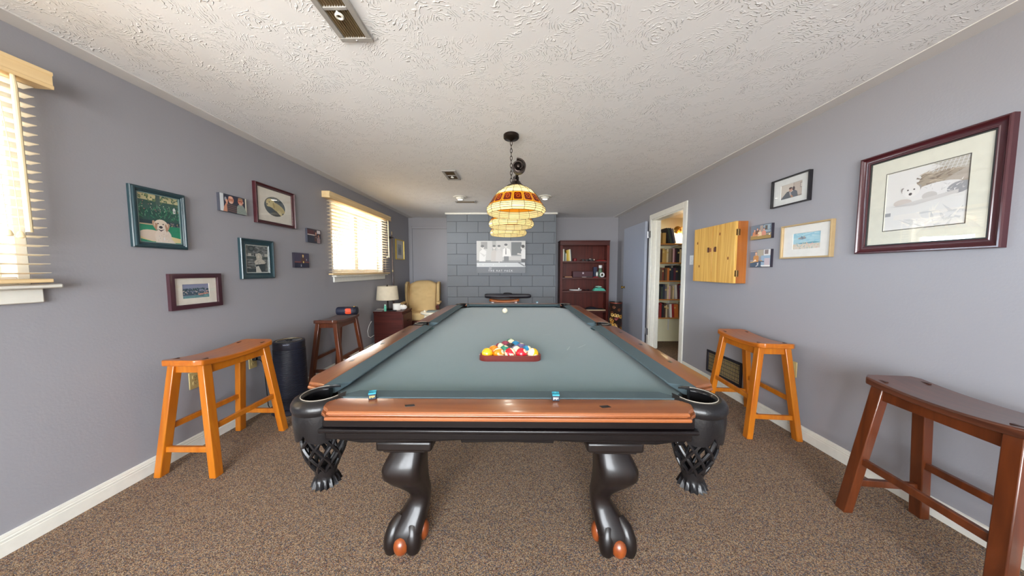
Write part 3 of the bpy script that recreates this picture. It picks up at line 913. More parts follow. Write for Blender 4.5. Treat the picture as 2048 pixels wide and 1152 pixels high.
stool('dark walnut saddle stool in the right foreground below the large dog print', (1.83, 1.164), R(-6), M_dark, M_dark_y)
stool('dark walnut saddle stool on the left carrying a portable speaker', (-2.01, 3.21), R(3), M_dark, M_dark_y)
stool('brown saddle stool behind the table carrying the cue case', (-.20, 5.22), R(90), M_dark, M_orange_y)

# ------------------------------------------------------------------ pendant table light
def table_light():
    t = thing('billiard_light', 'three-shade leaded glass pendant light hanging over the pool table', 'pendant light', (-.035, 2.365, ZC), R(3.95))
    def D(*p): return p
    bm = nb(); lathe(bm, [(.058, 0), (.062, -.004), (.062, -.026), (.056, -.032), (.030, -.034), (.014, -.044), (.006, -.05)], 32)
    obj('canopy', bm, M_bronze, t)
    bm = nb(); z = -.052; k = 0
    while z > -.50:
        pts = []
        for i in range(14):
            a = 2 * pi * i / 14
            x, zz = .0085 * cos(a), .018 * sin(a)
            pts.append((x, 0, z - .014 + zz) if k % 2 == 0 else (0, x, z - .014 + zz))
        tube(bm, pts, .0024, 6, closed=True); z -= .029; k += 1
    obj('chain', bm, M_bronze, t)
    zb = -.512
    bm = nb(); tube(bm, [(0, -.70, zb), (0, .72, zb)], .010, 12)
    for y in (-.545, 0, .545): lathe(bm, [(.013, zb + .014), (.018, zb + .01), (.018, zb - .02), (.012, zb - .03)], 16, (0, y, 0))
    obj('bar', bm, M_bronze, t)
    # scrolled ends: a coiled strap with a button in its middle
    for sy in (-1, 1):
        bm = nb(); rings = []
        n = 40
        for k in range(n + 1):
            f = k / n; a = R(100) - f * R(520); r = .044 - .026 * f
            cx, cz = cos(a) * r, sin(a) * r
            ring = []
            for dr, dy in ((-.0035, -.016), (.0035, -.016), (.0035, .016), (-.0035, .016)):
                ring.append(bm.verts.new((cos(a) * (r + dr), sy * (.71 + .012 * f) + dy, zb + .012 + sin(a) * (r + dr))))
            rings.append(ring)
        loft(bm, rings)
        prof = [(.036, .0), (.034, .006), (.018, .010), (.013, .022), (.008, .034), (.0005, .036)]
        rr = [[bm.verts.new((cos(2 * pi * i / 20) * r, sy * (.705 + d), zb + .012 + sin(2 * pi * i / 20) * r)) for i in range(20)] for r, d in prof]
        loft(bm, rr)
        obj('scroll_end', bm, M_bronze, t)
    bm = nb(); tube(bm, [(-.012, -.40, zb + .004), (-.030, -.40, zb + .006), (-.045, -.40, zb - .002), (-.044, -.40, zb - .024), (-.030, -.40, zb - .034), (-.026, -.40, zb - .022)], .005, 8)
    obj('hook', bm, M_bronze, t)
    cream = stained('cream_art_glass', (250, 238, 184), .55); amber = stained('amber_art_glass', (232, 150, 34), .5); brown = stained('brown_art_glass', (104, 38, 16), .4)
    lead = mat('dark_leading', (44, 36, 26), .4, metal=.6)
    prof = [(.044, -.556), (.072, -.570), (.104, -.590), (.132, -.620), (.172, -.682), (.181, -.694), (.184, -.706), (.182, -.718), (.172, -.730)]
    n = 16
    def P(k, r, z, y0): a = 2 * pi * (k + .5) / n; return (cos(a) * r, y0 + sin(a) * r, z)
    for y0 in (-.545, 0, .545):
        bm = nb(); lowb = nb(); amb = nb(); sq = nb(); sc_ = nb()
        for i in range(len(prof) - 1):
            band = (i == 3)
            dst = amb if band else (bm if i < 3 else lowb)
            for k in range(n):
                q = [P(k, *prof[i], y0), P(k + 1, *prof[i], y0), P(k + 1, *prof[i + 1], y0), P(k, *prof[i + 1], y0)]
                dst.faces.new([dst.verts.new(p) for p in q])
                if band:
                    A, B_, C_, D_ = [Vector(p) for p in q]
                    nrm = (B_ - A).cross(D_ - A).normalized()
                    if nrm.z < 0: nrm = -nrm
                    if (A.x * nrm.x + (A.y - y0) * nrm.y) < 0: nrm = -nrm
                    def S(u, v, h): return ((A * (1 - u) + B_ * u) * (1 - v) + (D_ * (1 - u) + C_ * u) * v) + nrm * h
                    pl = [S(.5 + x, .5 + y, .0016) for x, y in rrect(-.38, .38, -.38, .38, .14, 3)]
                    sq.faces.new([sq.verts.new(p) for p in pl])
                    rr = []
                    for j in range(23):
                        a = j / 22 * R(500) + R(200); r_ = .27 - .22 * j / 22; w_ = .045
                        rr.append([sc_.verts.new(S(.5 + cos(a) * (r_ + w_), .5 + sin(a) * (r_ + w_), .0030)), sc_.verts.new(S(.5 + cos(a) * (r_ - w_ * .6), .5 + sin(a) * (r_ - w_ * .6), .0030))])
                    for j in range(22): sc_.faces.new((rr[j][0], rr[j + 1][0], rr[j + 1][1], rr[j][1]))
        sh = obj('shade', bm, cream, t, smooth=0)
        ab = obj('amber_band', amb, amber, sh, smooth=0)
        obj('lower_band', lowb, cream, sh, smooth=0)
        obj('brown_tile', sq, brown, ab, smooth=0); obj('scroll_motif', sc_, stained('russet_art_glass', (196, 92, 30), .4), ab, smooth=0)
        bm = nb()
        for k in range(n):
            tube(bm, [P(k, r + .0005, z, y0) for r, z in prof], .0013, 5)
        for r, z in prof[1:]:
            tube(bm, [P(k, r + .0005, z, y0) for k in range(n)], .0012, 5, closed=True)
        for i in (5, 6):
            pass
        obj('leading', bm, lead, sh)
        bm = nb(); lathe(bm, [(.012, -.525), (.026, -.530), (.034, -.542), (.047, -.556), (.049, -.562), (.044, -.566)], 24, (0, y0, 0))
        obj('shade_cap', bm, M_bronze, sh)
        bm = nb(); lathe(bm, [(.016, -.56), (.018, -.60), (.014, -.605)], 16, (0, y0, 0)); sk = obj('socket', bm, M_bronze, sh)
        bm = nb(); ball(bm, (0, y0, -.634), .026, .026, .034); obj('bulb', bm, emit('lit_bulb', (1, .93, .82), 3), sk)
        c_, s_ = cos(R(3.95)), sin(R(3.95))
        lamp('pendant_bulb_light', 'POINT', (-.035 - s_ * y0, 2.365 + c_ * y0, ZC - .685), .5, (1, .93, .80), .02)
table_light()

# ------------------------------------------------------------------ recessed eyeball lights and ceiling registers
def eyeball(x, y, label):
    t = thing('recessed_light', label, 'ceiling light', (x, y, ZC), 0, 'ceiling eyeball lights')
    bm = nb(); lathe(bm, [(.062, -.001), (.095, -.002), (.100, -.006), (.094, -.012), (.066, -.016), (.060, -.012)], 32); obj('trim_ring', bm, M_white, t)
    bm = nb(); lathe(bm, [(.060, -.010), (.060, -.022), (.050, -.038), (.038, -.044), (.034, -.040)], 28); e = obj('eyeball', bm, M_white, t)
    bm = nb(); lathe(bm, [(.033, -.0405), (.001, -.0425)], 20); obj('bulb', bm, emit('lit_reflector_bulb', (1, .93, .82), 6), e)
    lamp('eyeball_light', 'SPOT', (x, y, ZC - .05), 9.0, (1, .92, .8), .03, (0, 0, 0), R(110))
eyeball(-.815, 4.30, 'white recessed ceiling light left of the pendant, near the thin slotted vent')
eyeball(.43, 4.29, 'white recessed ceiling light right of the pendant, near the block chimney')
M_reg = mat('grey_register_metal', (168, 166, 162), .4, metal=.2); M_regd = mat('brown_register_louvre', (128, 108, 78), .6)
def register(x0, x1, y0, y1, label, dirn='Y', lever=True):
    t = thing('ceiling_register', label, 'air vent', ((x0 + x1) / 2, (y0 + y1) / 2, ZC), 0, 'ceiling air registers')
    hx, hy = (x1 - x0) / 2, (y1 - y0) / 2
    bm = nb(); f = .026
    for a in ((-hx, hx, -hy, -hy + f), (-hx, hx, hy - f, hy), (-hx, -hx + f, -hy + f, hy - f), (hx - f, hx, -hy + f, hy - f)): box(bm, *a, -.012, -.001)
    if dirn == 'Y' : box(bm, -hx + f, hx - f, -.008, .008, -.012, -.001)
    obj('faceplate', bm, M_reg, t, bevel=.003)
    bm = nb(); box(bm, -hx + f, hx - f, -hy + f, hy - f, -.0025, -.001); obj('duct_shadow', bm, mat('dark_duct', (66, 54, 40), .8), t)  # dark plate painted as the shade inside the duct
    bm = nb()
    if dirn == 'Y':
        n = 9
        for k in range(n):
            x = -hx + f + (2 * hx - 2 * f) * (k + .5) / n
            bar(bm, (x, -hy + f, -.006), (x, hy - f, -.006), .0022, .0085, (.5, 0, 1))
    else:
        for k in range(3):
            y = -hy + f + (2 * hy - 2 * f) * (k + .5) / 3
            bar(bm, (-hx + f, y, -.006), (hx - f, y, -.006), .0022, .009, (0, .5, 1))
    obj('louvre', bm, M_regd, t)
    if lever:
        bm = nb(); tube(bm, [(0, .012, -.012), (.004, .012, -.022)], .005, 8); tube(bm, [(.004 + .013 * cos(a * pi / 8), .012 + .010 + .013 * sin(a * pi / 8), -.022) for a in range(16)], .005, 8, closed=True)
        obj('damper_lever', bm, M_white, t)
    for s in (-1, 1):
        bm = nb(); lathe(bm, [(.005, -.012), (.004, -.0145), (.001, -.015)], 10, (0, s * (hy - .012), 0)); obj('screw', bm, M_steel, t)
register(-.812, -.662, 1.06, 1.41, 'large grey ceiling register with brown louvres at the top edge of the view')
register(-.80, -.648, 3.165, 3.485, 'small square-looking ceiling register left of the pendant canopy')
register(-.945, -.620, 4.535, 4.660, 'thin slotted ceiling register beyond the left recessed light', 'X', False)

# ------------------------------------------------------------------ tower fan, speaker, outlets, floor register
def tower_fan():
    t = thing('tower_fan', 'dark ribbed cylindrical air purifier standing by the left wall between two stools', 'air purifier', (-1.975, 2.455, 0))
    mb = mat('navy_black_plastic', (28, 30, 42), .35); 
    bm = nb(); lathe(bm, [(.140, 0), (.146, .006), (.146, .022), (.134, .036), (.118, .042)], 40); obj('base', bm, mb, t)
    prof = [(.112, .04)]
    n = 44
    for k in range(n):
        z = .055 + k * (.50 / n); r = .126 - .010 * k / n
        prof += [(r, z), (r, z + .006), (r - .005, z + .0075), (r - .005, z + .0105)]
    prof += [(.113, .556), (.115, .562), (.115, .612), (.110, .620), (.098, .622), (.096, .612)]
    bm = nb(); lathe(bm, prof, 48); obj('body', bm, mb, t, smooth=20)
    bm = nb()
    tube(bm, [(.090 * cos(2 * pi * k / 40), .090 * sin(2 * pi * k / 40), .618) for k in range(40)], .004, 8, closed=True)
    obj('top_ring', bm, mat('champagne_metal', (190, 176, 140), .3, metal=.9), t)
    bm = nb()
    for k in range(20):
        a = 2 * pi * k / 20; bar(bm, (cos(a) * .02, sin(a) * .02, .616), (cos(a) * .086, sin(a) * .086, .616), .003, .004)
    obj('top_grille', bm, mat('silver_grille', (150, 152, 158), .35, metal=.8), t)
    bm = nb(); lathe(bm, [(.024, .612), (.024, .622), (.001, .623)], 20); obj('control_knob', bm, M_black, t)
    bm = nb()
    for k in range(7):
        a = R(-72 + k * 3.2); bar(bm, (cos(a) * .1155, sin(a) * .1155, .598), (cos(a) * .1155, sin(a) * .1155, .598 + (.006 if k % 2 else .009)), .004, .001)
    obj('badge', bm, mat('pale_badge', (170, 178, 200), .4), t)
tower_fan()
def speaker():
    t = thing('portable_speaker', 'navy portable speaker with orange front square on the left walnut stool', 'speaker', (-1.955, 3.30, .7065), R(8))
    bm = nb(); rings = []
    for x, r in ((-.112, .030), (-.108, .042), (-.095, .048), (0, .049), (.070, .048), (.076, .046), (.100, .044), (.110, .038), (.112, .03)):
        rings.append([bm.verts.new((x, r * cos(2 * pi * i / 28) * .95, .050 + r * sin(2 * pi * i / 28))) for i in range(28)])
    loft(bm, rings); obj('body', bm, mat('navy_speaker_mesh', (30, 34, 54), .55, bump=(300, .3)), t)
    bm = nb(); pts = rrect(-.006, .058, .018, .082, .014, 4)
    def proj(x, z, rr): return (x, -math.sqrt(max(1e-6, rr * rr - (z - .05) ** 2)) * .95, z)
    cen = bm.verts.new(proj(.026, .05, .0520)); ring = [bm.verts.new(proj(x, z, .0515)) for x, z in pts]; rb = [bm.verts.new((v.co.x, v.co.y + .006, v.co.z)) for v in ring]
    for i in range(len(ring)): bm.faces.new((cen, ring[i - 1], ring[i])); bm.faces.new((ring[i - 1], rb[i - 1], rb[i], ring[i]))
    obj('front_panel', bm, mat('orange_panel', (214, 76, 40), .4), t)
    bm = nb()
    for k in range(6):
        x = .080 + k * .0055; tube(bm, [(x, .0465 * cos(2 * pi * i / 28) * .95, .05 + .0465 * sin(2 * pi * i / 28)) for i in range(28)], .0015, 6, closed=True)
    obj('ribbed_cap', bm, mat('dark_rubber', (22, 22, 30), .6), t)
    bm = nb(); lathe(bm, [(.010, 0), (.010, .008), (.001, .009)], 14, (.078, 0, .0955)); obj('button', bm, M_brass, t)
speaker()
def wallplate(side, y, z, label, cat, m, kind='outlet', w_=.072, h=.116):
    x = XL if side < 0 else XR
    t = thing('wall_outlet' if kind == 'outlet' else 'light_switch', label, cat, (x, y, z), R(90) if side < 0 else R(-90), 'electrical outlets' if kind == 'outlet' else None)
    bm = nb(); box(bm, -w_ / 2, w_ / 2, -.006, 0, -h / 2, h / 2); obj('cover_plate', bm, m, t, bevel=.003)
    if kind == 'outlet':
        for s in (-1, 1):
            bm = nb()
            pts = rrect(-.017, .017, s * .021 - .0145, s * .021 + .0145, .009, 4)
            a = [bm.verts.new((p[0], -.006, p[1])) for p in pts]; c2 = [bm.verts.new((p[0], -.0085, p[1])) for p in pts]
            loft(bm, [a, c2]); rc = obj('receptacle', bm, m, t)
            bm = nb(); box(bm, -.007, -.005, -.0089, -.008, s * .021 - .003, s * .021 + .006); box(bm, .005, .007, -.0089, -.008, s * .021 - .002, s * .021 + .006); box(bm, -.002, .002, -.0089, -.008, s * .021 - .009, s * .021 - .005)
            obj('slot', bm, M_ink, rc, smooth=0)
        bm = nb(); rr = [[bm.verts.new((.0035 * cos(a * pi / 5), d, .0035 * sin(a * pi / 5))) for a in range(10)] for d in (-.006, -.0075)]; loft(bm, rr); obj('screw', bm, M_brass, t)
    else:
        bm = nb(); box(bm, -.005, .005, -.014, -.006, -.004, .014); obj('toggle', bm, m, t, bevel=.002)
        for s in (-1, 1):
            bm = nb(); rr = [[bm.verts.new((.003 * cos(a * pi / 5), d, s * .03 + .003 * sin(a * pi / 5))) for a in range(10)] for d in (-.006, -.0072)]; loft(bm, rr); obj('screw', bm, M_steel, t)
    return t
wallplate(-1, 1.913, .475, 'tan wall outlet low on the left wall behind the honey oak stool', 'outlet', M_ivory)
wallplate(-1, 2.350, .465, 'tan wall outlet beside the air purifier with a black plug in it', 'outlet', M_ivory)
wallplate(1, 2.165, .485, 'tan wall outlet on the right wall behind the honey oak stool', 'outlet', M_ivory)
wallplate(1, 3.470, 1.348, 'white light switch beside the closet doorway', 'light switch', mat('white_plate', (226, 226, 224), .4), 'switch', .070, .112)
t = thing('power_plug', 'black power plug in the outlet beside the air purifier', 'plug', (XL + .0089, 2.35, .486), R(90))
b = nb(); box(b, -.012, .012, -.030, 0, -.014, .012); obj('plug_body', b, M_black, t, bevel=.004)
b = nb(); tube(b, [(0, -.026, -.008), (.03, -.034, -.02), (.065, -.030, -.08), (.08, -.026, -.28), (.085, -.03, -.44), (.09, -.04, -.475)], .0032, 8); obj('cord', b, M_black, t)
def floor_register():
    y0, y1, z0, z1 = 2.635, 3.125, .132, .368
    t = thing('wall_register', 'black slotted return air grille low on the right wall behind the oak stool', 'air vent', (XR, (y0 + y1) / 2, (z0 + z1) / 2), R(-90))
    hw, hh = (y1 - y0) / 2, (z1 - z0) / 2
    bm = nb(); f = .026
    for a in ((-hw, hw, -hh, -hh + f), (-hw, hw, hh - f, hh), (-hw, -hw + f, -hh + f, hh - f), (hw - f, hw, -hh + f, hh - f)): box(bm, a[0], a[1], -.010, -.001, a[2], a[3])
    obj('frame', bm, mat('black_register_metal', (38, 38, 46), .4), t, bevel=.002)
    bm = nb(); n = 30
    for k in range(n):
        x = -hw + f + (2 * hw - 2 * f) * (k + .5) / n; box(bm, x - .0035, x + .0035, -.0036, -.0026, -hh + f, hh - f)
    for k in range(5):
        z = -hh + f + (2 * hh - 2 * f) * (k + .5) / 5; box(bm, -hw + f, hw - f, -.0042, -.0024, z - .002, z + .002)
    obj('grille', bm, mat('black_register_metal', (38, 38, 46), .4), t, smooth=0)
    bm = nb(); box(bm, -hw + f, hw - f, -.0022, -.001, -hh + f, hh - f); obj('filter', bm, mat('tan_filter', (200, 180, 122), .9), t)
floor_register()

# ------------------------------------------------------------------ pictures
class Art:
    """flat printed picture w by h, facing -Y, drawn with u,v in 0..1"""
    def __init__(s, w_, h_):
        s.w, s.h = w_, h_; s.bm = nb(); s.lay = s.bm.loops.layers.float_color.new('ink'); s.k = 0
    def poly(s, pts, c):
        y = -s.k * 2e-5; s.k += 1
        vs = [s.bm.verts.new(((min(1, max(0, u)) - .5) * s.w, y, (min(1, max(0, v)) - .5) * s.h)) for u, v in pts]
        try: f = s.bm.faces.new(vs)
        except ValueError: return
        col = rgb(*c)
        for l in f.loops: l[s.lay] = col
    def rect(s, u0, v0, u1, v1, c): s.poly([(u0, v0), (u1, v0), (u1, v1), (u0, v1)], c)
    def ell(s, cu, cv, ru, rv, c, rot=0, n=18):
        a0 = R(rot); pts = []
        asp = s.h / s.w
        for i in range(n):
            a = 2 * pi * i / n; x, y = cos(a) * ru, sin(a) * rv
            pts.append((cu + x * cos(a0) - y * sin(a0) * asp, cv + x * sin(a0) / asp + y * cos(a0)))
        s.poly(pts, c)
    def strokes(s, n, u0, v0, u1, v1, ln, wd, cols, a0=0, a1=180, seed=1):
        r_ = random.Random(seed)
        for _ in range(n):
            u, v = r_.uniform(u0, u1), r_.uniform(v0, v1); a = R(r_.uniform(a0, a1)); L_ = ln * r_.uniform(.5, 1.2)
            du, dv = cos(a) * L_, sin(a) * L_ * s.w / s.h; pu, pv = -sin(a) * wd, cos(a) * wd * s.w / s.h
            c = r_.choice(cols)
            s.poly([(u - pu, v - pv), (u + du, v + dv), (u + pu, v + pv)], c) if r_.random() < .5 else s.poly([(u, v), (u + du * .5 + pu, v + dv * .5 + pv), (u + du, v + dv), (u + du * .5 - pu, v + dv * .5 - pv)], c)
    def person(s, u, v, h_, skin, hair, top_, wdt=.12, legs=None):
        """small standing or half-length figure; (u,v) is the chin"""
        s.poly([(u - wdt, v - h_), (u - wdt * .95, v - h_ * .25), (u - wdt * .5, v - h_ * .07), (u + wdt * .5, v - h_ * .07), (u + wdt * .95, v - h_ * .25), (u + wdt, v - h_)], top_)
        s.poly([(u - wdt * .18, v - h_ * .12), (u + wdt * .18, v - h_ * .12), (u + wdt * .16, v + .02), (u - wdt * .16, v + .02)], skin)
        hr = h_ * .24
        s.ell(u, v + hr * .85, wdt * .42, hr * .98, hair); s.ell(u, v + hr * .72, wdt * .36, hr * .80, skin)
    def done(s, parent, y, name='print'):
        bm = s.bm
        me = bpy.data.meshes.new(name); bm.to_mesh(me); bm.free()
        me.materials.append(M_print)
        o = bpy.data.objects.new(name, me); COL.objects.link(o); o.parent = parent; o.location = (0, y, 0)
        return o

def picture(label, side, c0, c1, z0, z1, fw, fd, fm, mat_w=0, art=None, prof='flat', lip=None, glass=True, mat_col=(238, 234, 222), yoff=None, oval=False, group='framed pictures', bevel_mat=None):
    """framed picture on the left (-1), right (+1) or far (0) wall between wall coordinates c0..c1"""
    cx = (c0 + c1) / 2; cz = (z0 + z1) / 2; w_ = c1 - c0; h_ = z1 - z0
    if side < 0: loc, rz = (XL, cx, cz), R(90)
    elif side > 0: loc, rz = (XR, cx, cz), R(-90)
    else: loc, rz = (cx, yoff, cz), 0
    t = thing('picture_frame', label, 'picture', loc, rz, group)
    bm = nb()
    if prof == 'flat': P = [(0, 0), (0, -fd), (fw * .12, -fd - .001), (fw * .9, -fd), (fw, -fd + .003), (fw, -.006)]
    elif prof == 'scoop': P = [(0, 0), (0, -fd * .8), (fw * .08, -fd), (fw * .20, -fd), (fw * .26, -fd * .86), (fw * .55, -fd * .62), (fw * .80, -fd * .60), (fw * .86, -fd * .68), (fw * .94, -fd * .66), (fw, -fd * .45), (fw, -.006)]
    else: P = [(0, 0), (0, -fd * .55), (fw * .12, -fd * .7), (fw * .22, -fd * .7), (fw * .30, -fd), (fw * .52, -fd), (fw * .62, -fd * .75), (fw * .74, -fd * .75), (fw * .80, -fd * .6), (fw, -fd * .5), (fw, -.006)]
    rings = []
    for d, y in P:
        rings.append([bm.verts.new((sx * (w_ / 2 - d), y, sz * (h_ / 2 - d))) for sx, sz in ((-1, -1), (1, -1), (1, 1), (-1, 1))])
    loft(bm, rings, cap=False)
    fo = obj('frame', bm, fm, t, smooth=30)
    iw, ih = w_ / 2 - fw, h_ / 2 - fw
    if lip:
        bm = nb(); e = lip[0]
        for a in ((-iw, iw, -ih, -ih + e), (-iw, iw, ih - e, ih), (-iw, -iw + e, -ih + e, ih - e), (iw - e, iw, -ih + e, ih - e)): box(bm, a[0], a[1], -fd * .45 - .002, -.006, a[2], a[3])
        obj('inner_lip', bm, lip[1], t, smooth=0)
    bm = nb(); box(bm, -iw - .002, iw + .002, -.005, 0, -ih - .002, ih + .002); obj('backing', bm, mat('brown_board', (110, 92, 70), .9), t)
    ya = -.0055
    if mat_w:
        mw, mh = (mat_w, mat_w) if not isinstance(mat_w, tuple) else mat_w
        bm = nb()
        if oval:
            n = 40; inn = [(cos(2 * pi * i / n) * (iw - mw), sin(2 * pi * i / n) * (ih - mh)) for i in range(n)]
            out = []
            for i in range(n):
                c_, s_ = cos(2 * pi * i / n), sin(2 * pi * i / n); k = max(abs(c_), abs(s_)); out.append((c_ / k * iw, s_ / k * ih))
            vi = [bm.verts.new((x, -.009, z)) for x, z in inn]; vo = [bm.verts.new((x, -.009, z)) for x, z in out]; vb = [bm.verts.new((x * .985, -.006, z * .985)) for x, z in inn]
            for i in range(n):
                j = (i + 1) % n; bm.faces.new((vi[i], vo[i], vo[j], vi[j])); bm.faces.new((vb[i], vi[i], vi[j], vb[j]))
        else:
            rr = []
            for d0, d1, y in ((0, 0, -.009), (mw, mh, -.009), (mw + .002, mh + .002, -.006)):
                rr.append([bm.verts.new((sx * (iw - d0), y, sz * (ih - d1))) for sx, sz in ((-1, -1), (1, -1), (1, 1), (-1, 1))])
            loft(bm, rr, cap=False)
        obj('mat_board', bm, mat('mat_board_%d_%d' % (mat_col[0], mat_col[2]), mat_col, .85), t, smooth=0)
        if bevel_mat and not oval:
            bm = nb(); rr = []
            for d, y in ((-.0035, -.0092), (.0, -.0094)):
                rr.append([bm.verts.new((sx * (iw - mw - d), y, sz * (ih - mh - d))) for sx, sz in ((-1, -1), (1, -1), (1, 1), (-1, 1))])
            loft(bm, rr, cap=False); obj('mat_line', bm, bevel_mat, t, smooth=0)
        pw, ph = (iw - mw + .003) * 2, (ih - mh + .003) * 2
    else: pw, ph = iw * 2 + .002, ih * 2 + .002
    if art:
        A = Art(pw, ph); art(A); A.done(t, ya, 'print')
    if glass:
        bm = nb(); box(bm, -iw - .001, iw + .001, -.0125, -.0115, -ih - .001, ih + .001); obj('glass', bm, M_pglass, t, smooth=0)
    return t

def a_dog(A):
    A.rect(0, 0, 1, 1, (46, 92, 84)); A.rect(0, .86, 1, 1, (206, 196, 150)); A.strokes(50, 0, .80, 1, .95, .10, .02, [(70, 110, 70), (110, 128, 84), (52, 96, 76)], 20, 160, 3)
    A.rect(.44, .74, .54, 1, (70, 96, 92))
    A.strokes(110, .0, .48, 1, .72, .14, .010, [(30, 116, 88), (52, 150, 108), (84, 168, 124), (24, 88, 76), (120, 176, 140)], 30, 150, 4)
    A.strokes(26, .0, .62, 1, .82, .03, .012, [(214, 206, 190), (196, 130, 120), (230, 224, 205)], 0, 180, 5)
    A.rect(0, .36, 1, .46, (36, 66, 74)); A.strokes(30, .55, .33, 1, .44, .06, .014, [(112, 98, 120), (150, 140, 150), (206, 186, 120)], 0, 180, 6)
    A.rect(.83, .66, .89, .73, (240, 240, 236)); A.poly([(.815, .73), (.905, .73), (.86, .79)], (236, 236, 234)); A.ell(.86, .70, .012, .018, (60, 70, 80))
    A.rect(0, 0, 1, .37, (40, 150, 112)); A.rect(0, .36, .32, .385, (206, 186, 150)); A.strokes(40, 0, .02, 1, .33, .06, .006, [(30, 128, 96), (66, 172, 128)], 60, 120, 7)
    A.poly([(0, .08), (.30, .03), (1, .03), (1, .12), (.7, .16), (0, .17)], (232, 214, 160))
    A.ell(.34, .15, .34, .11, (232, 214, 196), -8); A.ell(.55, .14, .20, .17, (238, 224, 210)); A.poly([(.62, .22), (.84, .02), (.70, .0), (.50, .02)], (236, 222, 208)); A.poly([(.40, .16), (.36, .0), (.50, .0), (.52, .14)], (240, 228, 214))
    A.ell(.36, .38, .045, .085, (206, 168, 140), 14); A.ell(.66, .35, .045, .085, (204, 164, 138), -16)
    A.ell(.51, .38, .16, .115, (240, 226, 208)); A.ell(.51, .31, .10, .075, (244, 232, 218))
    A.poly([(.37, .42), (.36, .30), (.40, .25), (.43, .40)], (188, 146, 118)); A.poly([(.63, .42), (.67, .28), (.63, .24), (.60, .38)], (188, 146, 118)); A.strokes(18, .42, .02, .66, .24, .05, .006, [(206, 190, 176), (250, 242, 232), (180, 190, 200)], 50, 130, 31)
    A.ell(.44, .405, .018, .011, (60, 46, 44)); A.ell(.56, .40, .018, .011, (60, 46, 44)); A.ell(.50, .335, .045, .028, (52, 46, 52)); A.poly([(.42, .30), (.50, .275), (.59, .30), (.50, .245)], (70, 52, 56)); A.rect(.555, .07, .575, .13, (244, 244, 244))
def a_men(A):
    A.rect(0, 0, 1, 1, (52, 54, 70)); A.rect(.0, 0, .13, 1, (206, 212, 216)); A.rect(.95, .1, 1, 1, (220, 216, 196)); A.rect(.82, .2, .86, .9, (96, 92, 104)); A.ell(.2, .72, .04, .12, (150, 154, 164))
    A.poly([(.10, 0), (.14, .28), (.22, .52), (.28, .55), (.26, .30), (.30, .0)], (196, 140, 116)); A.ell(.24, .62, .04, .10, (214, 160, 134))
    A.poly([(.25, 0), (.24, .40), (.32, .56), (.50, .56), (.60, .45), (.62, 0)], (66, 66, 72))
    for k in range(4): A.poly([(.25, .08 + k * .11), (.61, .04 + k * .11), (.61, .07 + k * .11), (.25, .115 + k * .11)], (122, 88, 82))
    A.ell(.40, .72, .105, .22, (196, 132, 108)); A.ell(.39, .86, .08, .07, (220, 172, 150)); A.ell(.40, .58, .06, .07, (224, 190, 172)); A.ell(.365, .74, .015, .02, (90, 50, 44)); A.ell(.44, .73, .015, .02, (90, 50, 44)); A.rect(.375, .60, .43, .62, (130, 50, 50))
    A.poly([(.60, 0), (.62, .42), (.70, .55), (.84, .55), (.96, .34), (1, .1), (1, 0)], (136, 148, 142)); A.strokes(34, .63, .02, .96, .45, .05, .008, [(112, 126, 124), (164, 172, 160), (120, 116, 108)], 0, 180, 9)
    A.ell(.76, .74, .10, .22, (204, 128, 104)); A.ell(.76, .90, .095, .07, (150, 118, 92)); A.ell(.76, .60, .055, .07, (214, 176, 160)); A.rect(.68, .74, .84, .78, (80, 54, 52)); A.ell(.86, .72, .016, .05, (230, 210, 200)); A.rect(.73, .62, .79, .635, (140, 50, 48))
def a_oval(A):
    A.rect(0, 0, 1, 1, (66, 84, 96)); A.strokes(40, 0, .5, 1, 1, .3, .008, [(96, 112, 116), (48, 64, 80)], 0, 180, 11); A.rect(0, 0, 1, .3, (74, 76, 70)); A.strokes(24, 0, 0, 1, .3, .2, .012, [(40, 42, 44), (110, 108, 96)], 60, 120, 12)
    A.ell(.60, .48, .36, .20, (206, 190, 132), -18); A.ell(.30, .64, .20, .22, (222, 208, 150)); A.ell(.20, .56, .10, .12, (228, 214, 160)); A.ell(.44, .56, .05, .14, (188, 166, 104), 10); A.ell(.24, .68, .02, .03, (50, 44, 40)); A.ell(.14, .55, .03, .04, (50, 46, 42)); A.poly([(.55, .3), (.75, .1), (.85, .14), (.7, .38)], (220, 206, 156)); A.ell(.24, .28, .14, .17, (60, 78, 90)); A.poly([(.80, .46), (.98, .30), (.95, .24), (.76, .36)], (200, 182, 124))
def a_bw(A):
    A.rect(0, 0, 1, 1, (120, 124, 122))
    r_ = random.Random(5)
    for j in range(22):
        for i in range(9):
            g = r_.randint(60, 170); A.rect((i + (j % 2) * .5) / 9, j / 22, (i + .92 + (j % 2) * .5) / 9, (j + .78) / 22, (g, g + 4, g + 2))
    A.ell(.26, .87, .14, .11, (58, 70, 70)); A.ell(.26, .87, .07, .055, (96, 104, 102))
    A.rect(0, .50, 1, .60, (70, 82, 80)); A.rect(0, .595, 1, .61, (170, 174, 166))
    for u in (.12, .42, .82): A.rect(u, .605, u + .13, .70, (196, 196, 186)); 
    A.rect(.36, .605, .42, .68, (60, 66, 66)); A.rect(0, .0, .62, .16, (44, 60, 62))
    A.ell(.58, .62, .10, .10, (214, 210, 196)); A.ell(.58, .56, .13, .13, (206, 204, 190)); A.poly([(.36, .40), (.50, .52), (.68, .52), (.86, .40), (.78, .26), (.44, .24)], (212, 208, 196)); A.poly([(.42, .30), (.82, .34), (.84, .06), (.48, .02)], (50, 64, 66)); A.poly([(.42, .22), (.54, .26), (.66, .03), (.42, .03)], (216, 214, 204)); A.ell(.58, .58, .065, .06, (228, 222, 208)); A.strokes(16, .45, .3, .8, .6, .08, .01, [(160, 160, 150), (90, 98, 96)], 0, 180, 4)
